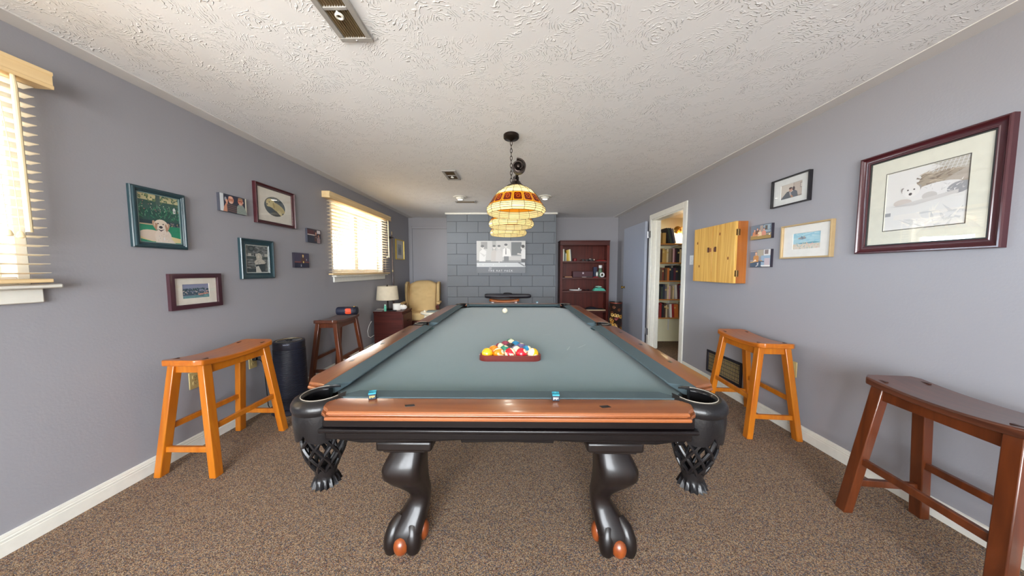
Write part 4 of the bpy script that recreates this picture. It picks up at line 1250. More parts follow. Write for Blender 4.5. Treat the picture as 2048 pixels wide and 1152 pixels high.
def a_harbour(A):
    A.rect(0, 0, 1, 1, (150, 158, 184)); A.rect(0, .82, 1, 1, (142, 148, 180)); A.strokes(70, -.0, .44, .98, .62, .07, .025, [(58, 84, 104), (46, 78, 84), (72, 100, 116), (60, 96, 88)], 40, 140, 21); A.rect(0, .22, 1, .46, (74, 98, 116))
    r_ = random.Random(8)
    for k in range(42):
        u, v = r_.uniform(0, .95), r_.uniform(.24, .48); A.rect(u, v, u + r_.uniform(.02, .06), v + r_.uniform(.03, .08), r_.choice([(196, 186, 190), (214, 170, 156), (128, 140, 158), (84, 92, 104), (222, 214, 208), (60, 84, 92)]))
    A.poly([(0, 0), (1, 0), (1, .26), (.6, .22), (0, .18)], (112, 160, 166)); A.strokes(24, 0, .02, .9, .16, .09, .008, [(90, 140, 150), (150, 186, 186)], -6, 6, 23)
    for u, v in ((.56, .22), (.64, .24), (.75, .26), (.84, .27)): A.rect(u, v, u + .10, v + .06, (222, 148, 136)); A.rect(u, v + .05, u + .10, v + .08, (232, 186, 160))
    A.poly([(.58, .17), (.78, .19), (.74, .15), (.60, .14)], (120, 84, 92))
def a_s1(A):
    A.rect(0, 0, 1, 1, (66, 54, 62)); A.rect(0, 0, 1, .5, (52, 56, 70)); A.rect(0, .55, .5, .9, (92, 52, 56)); A.rect(0, .54, .62, .60, (206, 196, 190)); A.rect(.70, .72, .96, .96, (214, 206, 206)); A.person(.62, .62, .5, (196, 140, 120), (70, 50, 48), (84, 60, 58), .12); A.person(.82, .46, .46, (186, 130, 110), (60, 44, 44), (150, 130, 132), .13); A.strokes(14, .5, .1, .95, .6, .06, .014, [(200, 190, 190), (120, 70, 70)], 0, 180, 3)
def a_s2(A):
    A.rect(0, 0, 1, 1, (68, 64, 84)); A.rect(0, .34, 1, .42, (126, 72, 72)); A.rect(0, 0, 1, .34, (40, 42, 62)); A.person(.58, .74, .42, (226, 198, 130), (110, 64, 40), (84, 58, 52), .15); A.ell(.82, .55, .02, .06, (200, 190, 190)); A.ell(.60, .38, .045, .07, (220, 190, 110)); A.rect(.40, .08, .47, .13, (200, 204, 210)); A.rect(.41, .13, .45, .25, (150, 156, 170))
def a_fargold(A):
    A.rect(0, 0, 1, 1, (148, 152, 150)); A.rect(0, 0, 1, .5, (92, 100, 108)); A.poly([(.2, .2), (.3, .75), (.5, .55), (.7, .8), (.8, .2)], (84, 92, 100)); A.strokes(18, .1, .1, .9, .6, .2, .03, [(70, 78, 90), (120, 126, 124)], 0, 180, 3)
def a_bigdog(A):
    A.rect(0, 0, 1, 1, (226, 226, 224)); A.strokes(30, .3, .0, 1, .25, .2, .02, [(206, 208, 208), (236, 234, 228)], 0, 180, 2)
    A.poly([(.36, .60), (.48, .84), (.66, .90), (1, .92), (1, .62)], (166, 154, 138)); A.strokes(40, .40, .66, .98, .86, .14, .012, [(140, 126, 110), (190, 178, 160), (120, 108, 98)], -40, 40, 3)
    A.poly([(.62, .60), (1, .66), (1, .84), (.8, .74)], (178, 170, 160)); A.poly([(.60, .98), (1, .99), (1, .80), (.8, .86)], (182, 178, 168))
    for k in range(8): A.poly([(.66 + k * .045, 1), (.675 + k * .045, 1), (.60 + k * .05, .84), (.59 + k * .05, .84)], (206, 206, 204))
    for k in range(3): A.rect(.58, .86 + k * .045, 1, .868 + k * .045, (208, 208, 206))
    A.ell(.66, .58, .30, .105, (224, 224, 224), 3); A.ell(.58, .50, .09, .06, (196, 194, 192)); A.ell(.90, .55, .13, .085, (150, 152, 158), 12); A.strokes(24, .50, .50, .95, .66, .06, .006, [(198, 198, 198), (236, 236, 236)], 0, 180, 5)
    A.ell(.26, .64, .035, .06, (158, 152, 148), 20); A.ell(.44, .645, .035, .06, (160, 154, 150), -20)
    A.ell(.35, .63, .115, .105, (230, 229, 227)); A.ell(.34, .575, .065, .055, (234, 233, 231)); A.ell(.31, .645, .012, .012, (60, 58, 60)); A.ell(.39, .645, .012, .012, (60, 58, 60)); A.ell(.345, .575, .022, .022, (66, 62, 66))
    A.ell(.25, .45, .12, .06, (206, 198, 192)); A.poly([(.10, .40), (.40, .45), (.9, .52), (.9, .47), (.4, .38)], (208, 206, 204)); A.rect(.02, .25, .10, .31, (160, 162, 166))
def a_couple(A):
    A.rect(0, 0, 1, 1, (196, 184, 174)); A.poly([(0, .9), (.58, 1), (.58, .3), (0, .2)], (212, 204, 194)); A.rect(.58, .1, .62, 1, (176, 162, 152)); A.rect(.88, .55, 1, .86, (120, 116, 118)); A.rect(.90, .58, .98, .82, (214, 208, 200)); A.rect(0, 0, 1, .12, (150, 138, 128))
    A.poly([(.0, 0), (.12, .22), (.30, .48), (.46, .48), (.60, .2), (.62, 0)], (92, 98, 106)); A.poly([(.48, .1), (.52, .42), (.64, .50), (.76, .38), (.80, .08), (.7, 0)], (104, 110, 120)); A.poly([(.40, .42), (.47, .44), (.52, .18), (.46, .14)], (176, 176, 180)); A.poly([(.46, .20), (.52, .22), (.60, .08), (.52, .04)], (188, 140, 112))
    A.ell(.47, .56, .075, .14, (200, 158, 140)); A.ell(.46, .66, .075, .07, (92, 74, 68)); A.ell(.60, .60, .06, .13, (78, 66, 72))
def a_group(A):
    A.rect(0, 0, 1, 1, (110, 122, 136)); A.rect(.46, .5, .6, .95, (164, 150, 140)); A.rect(.66, .45, .95, .95, (150, 166, 176)); A.rect(.70, .6, .82, .9, (104, 92, 80)); A.strokes(26, .6, .3, .98, .9, .09, .012, [(84, 96, 112), (170, 182, 190)], 0, 90, 3); A.rect(0, 0, 1, .24, (158, 130, 78)); A.poly([(.0, .24), (1, .30), (1, .36), (.0, .30)], (176, 152, 104))
    for u, v, c in ((.20, .58, (198, 130, 96)), (.34, .66, (120, 84, 70)), (.46, .56, (226, 196, 160)), (.66, .58, (206, 140, 120))): A.person(u, v, .34, (222, 168, 144), (96, 66, 54), c, .10)
    A.poly([(.08, .26), (.44, .28), (.40, .36), (.12, .34)], (206, 140, 96)); A.ell(.93, .26, .03, .05, (232, 232, 226))
def a_pool(A):
    A.rect(0, 0, 1, 1, (150, 146, 150)); A.rect(.0, .42, .28, .9, (112, 118, 132)); A.rect(.36, .6, .66, 1, (166, 158, 142)); A.rect(.68, .65, 1, 1, (214, 212, 210)); A.rect(.72, .74, .9, .98, (132, 120, 118)); A.rect(0, 0, .6, .32, (64, 84, 104)); A.rect(.56, .06, 1, .66, (146, 168, 188)); A.rect(.72, .1, .98, .5, (190, 176, 182)); A.rect(.56, .04, 1, .11, (226, 226, 222)); A.poly([(0, .30), (.6, .40), (.62, .36), (0, .25)], (206, 164, 92)); A.person(.30, .72, .42, (222, 176, 146), (110, 90, 78), (186, 132, 78), .14); A.poly([(.14, .32), (.26, .46), (.34, .36)], (232, 214, 196)); A.ell(.40, .20, .05, .04, (196, 196, 196), 40); A.poly([(.28, .04), (.42, .16), (.44, .13), (.34, .03)], (200, 200, 198)); A.poly([(.4, .38), (.72, .34), (.70, .28), (.44, .32)], (84, 88, 102))
def a_beach(A):
    A.rect(0, 0, 1, 1, (172, 212, 224)); A.rect(0, .72, 1, 1, (158, 206, 222)); A.strokes(24, 0, .45, .8, .95, .25, .02, [(184, 220, 230), (150, 200, 220), (196, 222, 230)], -12, 12, 3); A.ell(.36, .66, .14, .07, (150, 156, 166)); A.strokes(12, .22, .60, .46, .72, .06, .03, [(190, 170, 150), (120, 140, 156)], 40, 140, 4); A.poly([(.2, .38), (.8, .42), (.98, .36), (.7, .30), (.3, .31)], (112, 166, 182)); A.rect(0, 0, 1, .32, (222, 212, 198)); A.strokes(46, 0, .02, .9, .36, .07, .02, [(226, 186, 176), (206, 196, 180), (196, 210, 190), (216, 200, 150), (150, 180, 176)], 30, 150, 6)

M_green = mat('dark_teal_frame', (36, 62, 70), .35, coat=.3); M_burg = mat('burgundy_frame_lacquer', (66, 20, 28), .32, coat=.4); M_plum = mat('plum_brown_frame', (66, 38, 46), .35, coat=.3)
M_gold = mat('pale_gold_frame', (184, 158, 116), .4, metal=.2)
picture('green framed photo of a white dog lying on the lawn, left wall', -1, 1.640, 1.918, 1.364, 1.722, .032, .026, M_green, 0, a_dog, 'ridge', lip=(.004, mat('grey_green_lip', (116, 140, 138), .4)))
picture('maroon framed print with an oval cut mat of a resting pale dog', -1, 2.437, 2.872, 1.634, 1.978, .030, .030, M_burg, (.070, .055), a_oval, 'scoop', oval=True)
picture('dark green framed black and white photo of a child by brickwork', -1, 2.282, 2.597, 1.157, 1.487, .048, .026, M_green, 0, a_bw, 'scoop', lip=(.006, mat('silver_lip', (176, 182, 178), .4)))
picture('plum framed harbour photo with wide cream mat, lowest on the left wall', -1, 1.795, 2.117, .968, 1.205, .030, .022, M_plum, (.048, .040), a_harbour, 'flat')
picture('thin gold framed grey picture in the far left corner', -1, 5.30, 5.68, 1.428, 1.802, .016, .022, mat('bright_gold_frame', (206, 176, 76), .35, metal=.4), (.085, .070), a_fargold, 'flat', mat_col=(214, 208, 190))
picture('large mahogany framed dog print with wide cream mat on the right wall', 1, 1.266, 1.800, 1.326, 1.888, .044, .030, M_burg, (.074, .080), a_bigdog, 'scoop', lip=(.005, mat('beaded_black_lip', (44, 46, 44), .5)), mat_col=(222, 222, 208), bevel_mat=mat('mat_rule', (70, 66, 62), .7))
picture('thin black framed photo of a seated couple, highest on the right wall', 1, 2.104, 2.406, 1.726, 1.940, .008, .028, M_chrome_dark, (.058, .044), a_couple, 'flat', mat_col=(226, 228, 226))
picture('gold framed seaside watercolour with wide white mat on the right wall', 1, 1.936, 2.300, 1.317, 1.567, .011, .026, M_gold, (.072, .055), a_beach, 'flat', mat_col=(240, 238, 232))
def plaque(label, side, c0, c1, z0, z1, art, edge, depth=.022, band=None):
    cx = (c0 + c1) / 2; cz = (z0 + z1) / 2; w_ = c1 - c0; h_ = z1 - z0
    t = thing('photo_block', label, 'picture', (XL if side < 0 else XR, cx, cz), R(90) if side < 0 else R(-90), 'unframed photo blocks')
    bm = nb(); box(bm, -w_ / 2, w_ / 2, -depth, 0, -h_ / 2, h_ / 2); obj('block', bm, edge, t)
    A = Art(w_ - .002, h_ - .002); art(A); A.done(t, -depth - .0004)
plaque('unframed photo block of two smiling men, one in a striped shirt', -1, 2.140, 2.352, 1.672, 1.804, a_men, mat('grey_block_edge', (70, 72, 84), .5))
plaque('small unframed photo block with a bright corner, nearest the far window', -1, 3.030, 3.240, 1.524, 1.671, a_s1, mat('grey_block_edge', (70, 72, 84), .5))
plaque('small dark unframed photo block of one seated figure below the others', -1, 2.836, 3.038, 1.254, 1.403, a_s2, mat('dark_block_edge', (44, 40, 52), .5))
plaque('unframed photo block of a group at a counter, upper of the right pair', 1, 2.388, 2.594, 1.492, 1.613, a_group, mat('dark_block_edge', (44, 40, 52), .5))
plaque('unframed photo block of a player leaning on a table, lower of the right pair', 1, 2.384, 2.586, 1.254, 1.402, a_pool, mat('dark_block_edge', (44, 40, 52), .5))

def rat_poster():
    x0, x1, z0, z1 = -.738, .188, 1.172, 1.780
    t = thing('wall_poster', 'large black and white poster of men round a pool table on the block wall', 'poster', ((x0 + x1) / 2, 5.498, (z0 + z1) / 2))
    w_, h_ = x1 - x0, z1 - z0
    bm = nb(); box(bm, -w_ / 2, w_ / 2, -.022, 0, -h_ / 2, h_ / 2); obj('board', bm, mat('grey_poster_edge', (120, 122, 126), .5), t)
    A = Art(w_ - .002, h_ - .002)
    A.rect(0, 0, 1, 1, (196, 196, 194)); A.rect(.32, .38, .40, 1, (170, 170, 168)); A.rect(.09, .75, .22, .97, (150, 150, 150)); A.rect(.71, .54, .92, .96, (112, 116, 118)); A.rect(.70, .52, .93, .55, (176, 178, 178)); A.rect(.0, .34, 1, .40, (150, 152, 152))
    sk, hr = (216, 214, 210), (104, 106, 108)
    A.poly([(.05, .36), (.06, .66), (.13, .76), (.20, .68), (.18, .36)], (226, 226, 224)); A.ell(.12, .80, .035, .06, sk); A.ell(.12, .835, .036, .04, hr); A.poly([(.05, .66), (.17, .56), (.21, .62), (.20, .58), (.15, .50)], (206, 206, 204))
    for u, d in ((.36, (196, 192, 188)), (.46, (204, 202, 200))):
        A.poly([(u - .07, .36), (u - .06, .66), (u, .74), (u + .06, .66), (u + .07, .36)], d); A.ell(u, .80, .03, .06, sk); A.ell(u, .84, .032, .035, hr)
    A.poly([(.53, .50), (.54, .74), (.60, .79), (.68, .74), (.71, .52)], (234, 234, 232)); A.poly([(.56, .36), (.56, .52), (.66, .52), (.66, .36)], (122, 124, 126)); A.ell(.60, .84, .03, .055, sk); A.ell(.60, .88, .034, .035, (90, 92, 94)); A.poly([(.595, .78), (.605, .78), (.61, .60), (.60, .56), (.592, .60)], (80, 82, 84))
    A.poly([(.92, .44), (.91, .66), (.95, .76), (1, .72), (1, .44)], (222, 222, 222)); A.poly([(.91, .44), (1, .44), (1, .22), (.93, .26)], (86, 88, 92)); A.ell(.935, .79, .032, .06, sk); A.ell(.95, .83, .034, .05, (64, 66, 68)); A.poly([(.83, .58), (.92, .56), (.92, .60), (.84, .62)], sk)
    A.rect(0, .18, .99, .33, (200, 204, 206)); A.rect(0, .325, 1, .345, (90, 94, 98)); A.rect(0, 0, 1, .19, (104, 108, 114)); A.poly([(.82, .34), (.98, .20), (.99, .23), (.85, .36)], (120, 122, 126))
    for u, v in ((.03, .26), (.13, .26), (.34, .26), (.46, .34), (.60, .22)): A.ell(u, v, .008, .014, (236, 236, 236))
    A.ell(.28, .15, .03, .05, (140, 144, 148))
    A.done(t, -.0224)
    bm = text_bm('THE RAT PACK', .042, 0, 1.75); bmesh.ops.scale(bm, vec=(1, 1, 1.1), verts=bm.verts); bmesh.ops.translate(bm, verts=bm.verts, vec=(-.01, -.0252, -h_ / 2 + .042)); obj('lettering', bm, mat('white_lettering', (232, 234, 236), .6), t, smooth=0)
rat_poster()

# dartboard cabinet
def cabinet():
    y0, y1, z0, z1 = 2.655, 3.255, 1.108, 1.672
    t = thing('dartboard_cabinet', 'pale knotty pine two-door cabinet hung on the right wall by the doorway', 'cabinet', (XR, (y0 + y1) / 2, (z0 + z1) / 2), R(-90))
    hw, hh = (y1 - y0) / 2, (z1 - z0) / 2
    pine = wood('knotty_pine', (196, 138, 58), (236, 194, 104), .4, 'Z', .2, .3, 1.1, 2.5)
    side = wood('amber_pine_side', (150, 84, 32), (180, 108, 46), .4, 'Z', .2, .5)
    bm = nb(); box(bm, -hw, hw, -.088, 0, -hh, -hh + .018); box(bm, -hw, hw, -.088, 0, hh - .018, hh); box(bm, -hw, -hw + .018, -.088, 0, -hh + .018, hh - .018); box(bm, hw - .018, hw, -.088, 0, -hh + .018, hh - .018); box(bm, -hw + .018, hw - .018, -.012, 0, -hh + .018, hh - .018)
    obj('carcass', bm, side, t)
    knot = mat('dark_pine_knot', (140, 84, 34), .5)
    for s in (-1, 1):
        bm = nb(); box(bm, *sorted((s * .003, s * hw)), -.110, -.0885, -hh, hh); d = obj('door', bm, pine, t, bevel=.002)
        bm = nb(); box(bm, s * .052 - .006, s * .052 + .006, -.124, -.110, .020, .070); obj('handle', bm, mat('dark_bronze_pull', (70, 36, 24), .4, metal=.4), d, bevel=.003)
        bm = nb(); box(bm, s * .030 - .013, s * .030 + .013, -.1108, -.1098, .025, .062); obj('latch_plate', bm, mat('red_brown_plate', (150, 92, 62), .5), d)
        for (u, v) in ((.10, .19), (.22, -.05)) if s > 0 else ((.24, .13), (.20, -.12)):
            bm = nb(); q = [bm.verts.new((s * u + .010 * cos(2 * pi * k / 14), -.1104, v + .015 * sin(2 * pi * k / 14))) for k in range(14)]; bm.faces.new(q); obj('knot', bm, knot, d, smooth=0)
        for z in (hh - .10, -hh + .09):
            bm = nb(); box(bm, *sorted((s * hw, s * (hw + .002))), -.104, -.068, z - .028, z + .028); tube(bm, [(s * (hw + .003), -.0885, z - .03), (s * (hw + .003), -.0885, z + .03)], .005, 8)
            obj('hinge', bm, mat('antique_brass', (120, 96, 60), .35, metal=.9), d)
cabinet()

# cue hanging on the left wall
def wall_cue():
    t = thing('pool_cue', 'pool cue hanging upright on the left wall beyond the far window', 'pool cue', (XL + .028, 5.10, .45))
    bm = nb(); tube(bm, [(0, 0, 0), (0, 0, .02), (0, 0, .50), (0, 0, .75)], [.013, .0145, .0125, .0115], 12); obj('butt', bm, wood('dark_cue_butt', (44, 26, 24), (72, 40, 32), .3, 'Z', .5), t)
    bm = nb(); tube(bm, [(0, 0, .75), (0, 0, .78)], [.012, .0118], 12); obj('joint_ring', bm, M_ivory, t)
    bm = nb(); tube(bm, [(0, 0, .78), (0, 0, 1.40)], [.0112, .0070], 12); sh = obj('shaft', bm, wood('cue_shaft', (92, 66, 52), (120, 90, 70), .3, 'Z', .4), t)
    bm = nb(); tube(bm, [(0, 0, 1.40), (0, 0, 1.455)], [.0068, .0066], 10); obj('tip', bm, M_ivory, sh)
    t = thing('cue_hook', 'black bracket holding the upright cue on the left wall', 'wall hook', (XL, 5.10, 1.80), R(90))
    bm = nb(); box(bm, -.045, .045, -.012, 0, -.018, .018); obj('backplate', bm, M_black, t, bevel=.003)
    for s in (-1, 1):
        bm = nb(); tube(bm, [(s * .022, -.008, 0), (s * .024, -.04, 0), (s * .014, -.052, .002)], .006, 8); obj('prong', bm, M_black, t)
wall_cue()

# ------------------------------------------------------------------ blinds
def blind(label, y0, y1, n, wand_y, wand_z, cords, tassel_z, x=XL):
    t = thing('window_blind', label, 'blind', (x, (y0 + y1) / 2, 1.15), 0, 'wooden window blinds')
    L_ = (y1 - y0) / 2
    yc = (y0 + y1) / 2
    bm = nb()
    prof = [(.000, 2.062), (.092, 2.054), (.094, 2.068), (.089, 2.074), (.089, 2.112), (.094, 2.118), (.093, 2.130), (.0, 2.132)]
    pts = lambda y: [bm.verts.new((dx, y, z - 1.15)) for dx, z in prof]
    loft(bm, [pts(-L_ - .045), pts(L_ + .045)]); obj('valance', bm, M_valance, t, smooth=20)
    bm = nb(); z = 2.04; k = 0; ztop = 2.035; zbot = 1.215
    for k in range(n):
        z = ztop - (ztop - zbot) * k / (n - 1) - 1.15
        a = R(6)
        for_ = .024
        vs = []
        prof2 = [(-for_, -.0012), (0, -.0002), (for_, -.0012), (for_, .0012), (0, .0028), (-for_, .0012)]
        rr = []
        for y in (-L_, L_): rr.append([bm.verts.new((.046 + dx * cos(a) - dz * sin(a), y, z + dx * sin(a) + dz * cos(a))) for dx, dz in prof2])
        loft(bm, rr)
    obj('slats', bm, M_cream, t, smooth=0)
    bm = nb(); box(bm, .018, .072, -L_ - .004, L_ + .004, 1.172 - 1.15, 1.190 - 1.15); obj('bottom_rail', bm, M_valance, t, bevel=.003)
    bm = nb(); ny = 3
    for i in range(ny):
        y = -L_ + .16 + (2 * L_ - .32) * i / (ny - 1)
        for dx in (.0205, .0715): tube(bm, [(dx, y, .04), (dx, y, .90)], .0011, 5)
    obj('ladder_cord', bm, mat('cream_cord', (226, 214, 186), .8), t)
    bm = nb(); tube(bm, [(.082, wand_y - yc, .91), (.086, wand_y - yc, .86), (.088, wand_y - yc, wand_z - 1.15)], [.006, .0085, .0095], 10); obj('wand', bm, mat('cream_plastic', (232, 216, 176), .4), t)
    for i, (cy, tz) in enumerate(cords):
        bm = nb(); tube(bm, [(.076, cy - yc - .02, .91), (.080, cy - yc - .005, .6), (.082, cy - yc, tz - 1.15 + .02)], .0013, 5); c_ = obj('pull_cord', bm, mat('cream_cord', (226, 214, 186), .8), t)
        bm = nb(); lathe(bm, [(.003, .022), (.007, .018), (.011, .004), (.012, -.004), (.006, -.008)], 14, (.082, cy - yc, tz - 1.15)); obj('tassel', bm, mat('cream_plastic', (232, 216, 176), .4), c_)
    return t
blind('wooden blind at the left edge of the view with a long cream wand and tassels', -.17, 1.305, 21, 1.245, 1.395, [(1.195, 1.38), (1.225, 1.375)], 1.38)
blind('wooden blind on the far left window above the lamp and nightstand', 3.36, 4.895, 21, 4.83, 1.44, [(4.78, 1.44)], 1.4)

# ------------------------------------------------------------------ far left corner: nightstand, lamp, armchair, side table
def nightstand():
    x0, x1, y0, y1, h_ = -2.165, -1.715, 4.31, 4.73, .600
    t = thing('nightstand', 'dark cherry nightstand under the far window carrying a table lamp', 'nightstand', ((x0 + x1) / 2, (y0 + y1) / 2, 0))
    hx, hy = (x1 - x0) / 2, (y1 - y0) / 2
    bm = nb(); box(bm, -hx + .008, hx - .010, -hy + .008, hy - .008, .06, h_ - .022); obj('body', bm, M_cherry_d, t, bevel=.003)
    bm = nb(); box(bm, -hx, hx, -hy, hy, h_ - .022, h_); obj('top', bm, M_cherry_d, t, bevel=.004)
    for z0, z1 in ((.32, .555), (.085, .305)):
        bm = nb(); box(bm, hx - .012, hx + .004, -hy + .02, hy - .02, z0, z1); d = obj('drawer', bm, M_cherry_d, t, bevel=.004)
        bm = nb(); tube(bm, [(hx + .004, -.04, (z0 + z1) / 2), (hx + .018, -.036, (z0 + z1) / 2), (hx + .018, .036, (z0 + z1) / 2), (hx + .004, .04, (z0 + z1) / 2)], .004, 8); obj('pull', bm, M_bronze, d)
    for sx in (-1, 1):
        for sy in (-1, 1):
            bm = nb(); box(bm, sx * (hx - .04) - .02, sx * (hx - .04) + .02, sy * (hy - .035) - .02, sy * (hy - .035) + .02, 0, .06); obj('foot', bm, M_cherry_d, t)
nightstand()
def table_lamp():
    t = thing('table_lamp', 'table lamp with cream drum shade on the nightstand', 'lamp', (-2.035, 4.54, .600))
    bm = nb(); lathe(bm, [(.075, 0), (.076, .008), (.070, .014), (.016, .020), (.012, .03), (.011, .20), (.014, .205), (.014, .23), (.006, .235), (.005, .375)], 28); obj('base', bm, M_bronze, t)
    bm = nb(); rings = []
    for r, z in ((.165, .160), (.167, .160), (.147, .375), (.145, .375)): rings.append([bm.verts.new((cos(2 * pi * i / 40) * r, sin(2 * pi * i / 40) * r, z)) for i in range(40)])
    loft(bm, rings, cap=False, closed=True); obj('lamp_shade', bm, mat('cream_linen_shade', (214, 202, 178), .9, bump=(200, .2)), t)
    bm = nb()
    for a in (0, 120, 240): bar(bm, (0, 0, .368), (cos(R(a)) * .146, sin(R(a)) * .146, .372), .003, .003)
    obj('spider', bm, M_bronze, t)
    bm = nb(); lathe(bm, [(.004, .375), (.009, .383), (.009, .392), (.003, .40)], 12); obj('finial', bm, M_bronze, t)
table_lamp()
def small(name, label, cat, loc, parts, rz=0, group=None):
    t = thing(name, label, cat, loc, rz, group)
    for n, bm, m, bv in parts: obj(n, bm, m, t, bevel=bv)
    return t
def L(*prof, seg=20, c=(0, 0, 0)):
    bm = nb(); lathe(bm, list(prof), seg, c); return bm
def BX(*a):
    bm = nb(); box(bm, *a); return bm
bm = nb(); lathe(bm, [(.020, 0), (.056, 0), (.058, .004), (.058, .098), (.056, .102), (.022, .102), (.020, .098)], 32)
b2 = nb(); prism(b2, rrect(.0, .062, -.060, -.057, .001, 1), -.001, .09)
small('tissue_roll', 'white paper roll on the nightstand beside the table lamp', 'paper roll', (-1.875, 4.50, .600), [('roll', bm, M_paper, 0)])
bm = nb(); r_ = random.Random(2)
ball(bm, (0, 0, .04), .060, .045, .040, 18, 12)
for v in bm.verts: v.co *= 1 + r_.uniform(-.10, .10); v.co.z = max(0, v.co.z + .0)
tag(obj('crumpled_tissue', bm, M_paper, smooth=20), 'crumpled white tissue beside the paper roll on the nightstand', 'tissue').location = (-1.785, 4.52, .600)
small('lotion_bottle', 'small mint green bottle on the nightstand in front of the lamp', 'bottle', (-1.995, 4.36, .600), [('bottle', L((.016, 0), (.018, .004), (.018, .075), (.012, .086)), mat('mint_plastic', (96, 190, 160), .35), 0), ('cap', L((.012, .086), (.012, .104), (.002, .105)), mat('pale_mint_cap', (190, 224, 208), .4), 0)])
bm = nb(); g = {}
for i in range(6):
    for j in range(4): g[i, j] = bm.verts.new((-.06 + i * .024, -.03 + j * .02, .012 + .014 * abs(sin(i * 1.3 + j))))
for i in range(5):
    for j in range(3): bm.faces.new((g[i, j], g[i + 1, j], g[i + 1, j + 1], g[i, j + 1]))
o = obj('loose_paper', bm, M_paper); o.modifiers.new('solidify', 'SOLIDIFY').thickness = .002
tag(o, 'loose white paper lying behind the mint bottle at the lamp base', 'paper').location = (-2.10, 4.44, .600)
tag(obj('remote_control', BX(-.07, .07, -.02, .02, 0, .016), M_black, bevel=.004), 'black remote control on the front edge of the nightstand', 'remote control').location = (-1.90, 4.37, .600)
tag(obj('grey_notebook', BX(-.06, .06, -.045, .045, 0, .012), mat('grey_cover', (132, 130, 132), .6), bevel=.002), 'thin grey notebook on the left front corner of the nightstand', 'notebook').location = (-2.09, 4.365, .600)
b = nb(); tube(b, [(XL + .01, 4.30, .44), (XL + .05, 4.26, .46), (XL + .045, 4.20, .42), (XL + .03, 4.17, .33), (XL + .03, 4.19, .25), (XL + .04, 4.24, .22), (XL + .06, 4.30, .24)], .004, 8)
tag(obj('white_cable', b, mat('white_cable_plastic', (226, 226, 224), .4)), 'loop of white cable on the wall left of the nightstand', 'cable')

def armchair():
    t = thing('armchair', 'beige tufted wingback armchair with wooden arms in the far left corner', 'armchair', (-1.745, 5.36, 0), R(8))
    fab = mat('beige_corduroy', (204, 176, 126), .9, bump=(150, .5), var=(14, .07)); arm = wood('dark_arm_wood', (70, 30, 24), (104, 46, 34), .35, 'Y', .4)
    # reclined tufted back; local front is -Y
    bm = nb(); nx, nz = 14, 22; fr, bk = {}, {}
    tuft = [(-.5, .82), (.5, .82), (0, .70), (-.5, .56), (.5, .56), (0, .40)]
    for j in range(nz + 1):
        v = j / nz; z = .40 + .63 * v
        hw = .235 + .03 * sin(v * pi * .9) - (.05 * max(0, v - .88) / .12)
        for i in range(nx + 1):
            u = i / nx * 2 - 1
            puff = (1 - u ** 4) * (1 - (2 * v - 1) ** 6) * .075
            dip = sum(math.exp(-(((u - a) / .20) ** 2 + ((v - c_) / .06) ** 2)) for a, c_ in tuft) * .035
            dip += sum(math.exp(-((v - c_) / .022) ** 2) for c_ in (.82, .56)) * .012
            top_ = .0 if v < .9 else -.04 * abs(u) ** 3 * (v - .9) / .1
            y0 = -.06 + .22 * v
            fr[i, j] = bm.verts.new((u * hw, y0 - puff + dip, z + top_)); bk[i, j] = bm.verts.new((u * hw, y0 + .09, z + top_))
    for i in range(nx):
        for j in range(nz):
            bm.faces.new((fr[i, j], fr[i + 1, j], fr[i + 1, j + 1], fr[i, j + 1])); bm.faces.new((bk[i, j], bk[i, j + 1], bk[i + 1, j + 1], bk[i + 1, j]))
    for j in range(nz):
        bm.faces.new((fr[0, j], fr[0, j + 1], bk[0, j + 1], bk[0, j])); bm.faces.new((fr[nx, j], bk[nx, j], bk[nx, j + 1], fr[nx, j + 1]))
    for i in range(nx):
        bm.faces.new((fr[i, 0], bk[i, 0], bk[i + 1, 0], fr[i + 1, 0])); bm.faces.new((fr[i, nz], fr[i + 1, nz], bk[i + 1, nz], bk[i, nz]))
    bo = obj('backrest', bm, fab, t, smooth=60)
    for s in (-1, 1):
        bm = nb()
        pr = [(.10, .46), (.02, .50), (-.02, .60), (-.03, .72), (-.04, .86), (-.02, .97), (.06, 1.01), (.20, 1.005), (.22, .80), (.12, .50)]
        a = [bm.verts.new((s * (.245 + .02 * (z > .8)), y, z)) for y, z in pr]; c_ = [bm.verts.new((s * (.315 - .02 * (z < .6)), y + .02, z)) for y, z in pr]
        loft(bm, [a, c_]); obj('wing', bm, fab, t, bevel=.018, seg=4)
        bm = nb(); tube(bm, [(s * .247, -.045, .50), (s * .252, -.075, .70), (s * .262, -.04, .90), (s * .255, .03, 1.0)], .005, 6); obj('piping', bm, mat('brown_piping', (120, 92, 60), .8), bo)
        bm = nb(); tube(bm, [(s * .30, .10, .59), (s * .315, -.06, .60), (s * .32, -.26, .60), (s * .32, -.38, .585)], [.022, .024, .026, .03], 12)
        ar = obj('arm', bm, arm, t)
        bm = nb(); box(bm, s * .318 - .032, s * .318 + .032, -.28, .02, .612, .650); obj('arm_pad', bm, fab, ar, bevel=.014, seg=3)
        bm = nb(); lathe(bm, [(.018, .0), (.022, .10), (.016, .2), (.026, .30), (.018, .36), (.024, .44), (.018, .52), (.022, .585)], 14, (s * .32, -.34, 0)); obj('leg', bm, arm, t)
        bm = nb(); leg_bar(bm, (s * .29, .12, .45), (s * .30, .22, 0), .04, .045); obj('leg', bm, arm, t)
    bm = nb(); box(bm, -.27, .27, -.40, .06, .34, .48); obj('seat_cushion', bm, fab, t, bevel=.045, seg=4, smooth=60)
    bm = nb(); box(bm, -.28, .28, -.36, .12, .27, .338); obj('seat_frame', bm, arm, t, bevel=.006)
armchair()
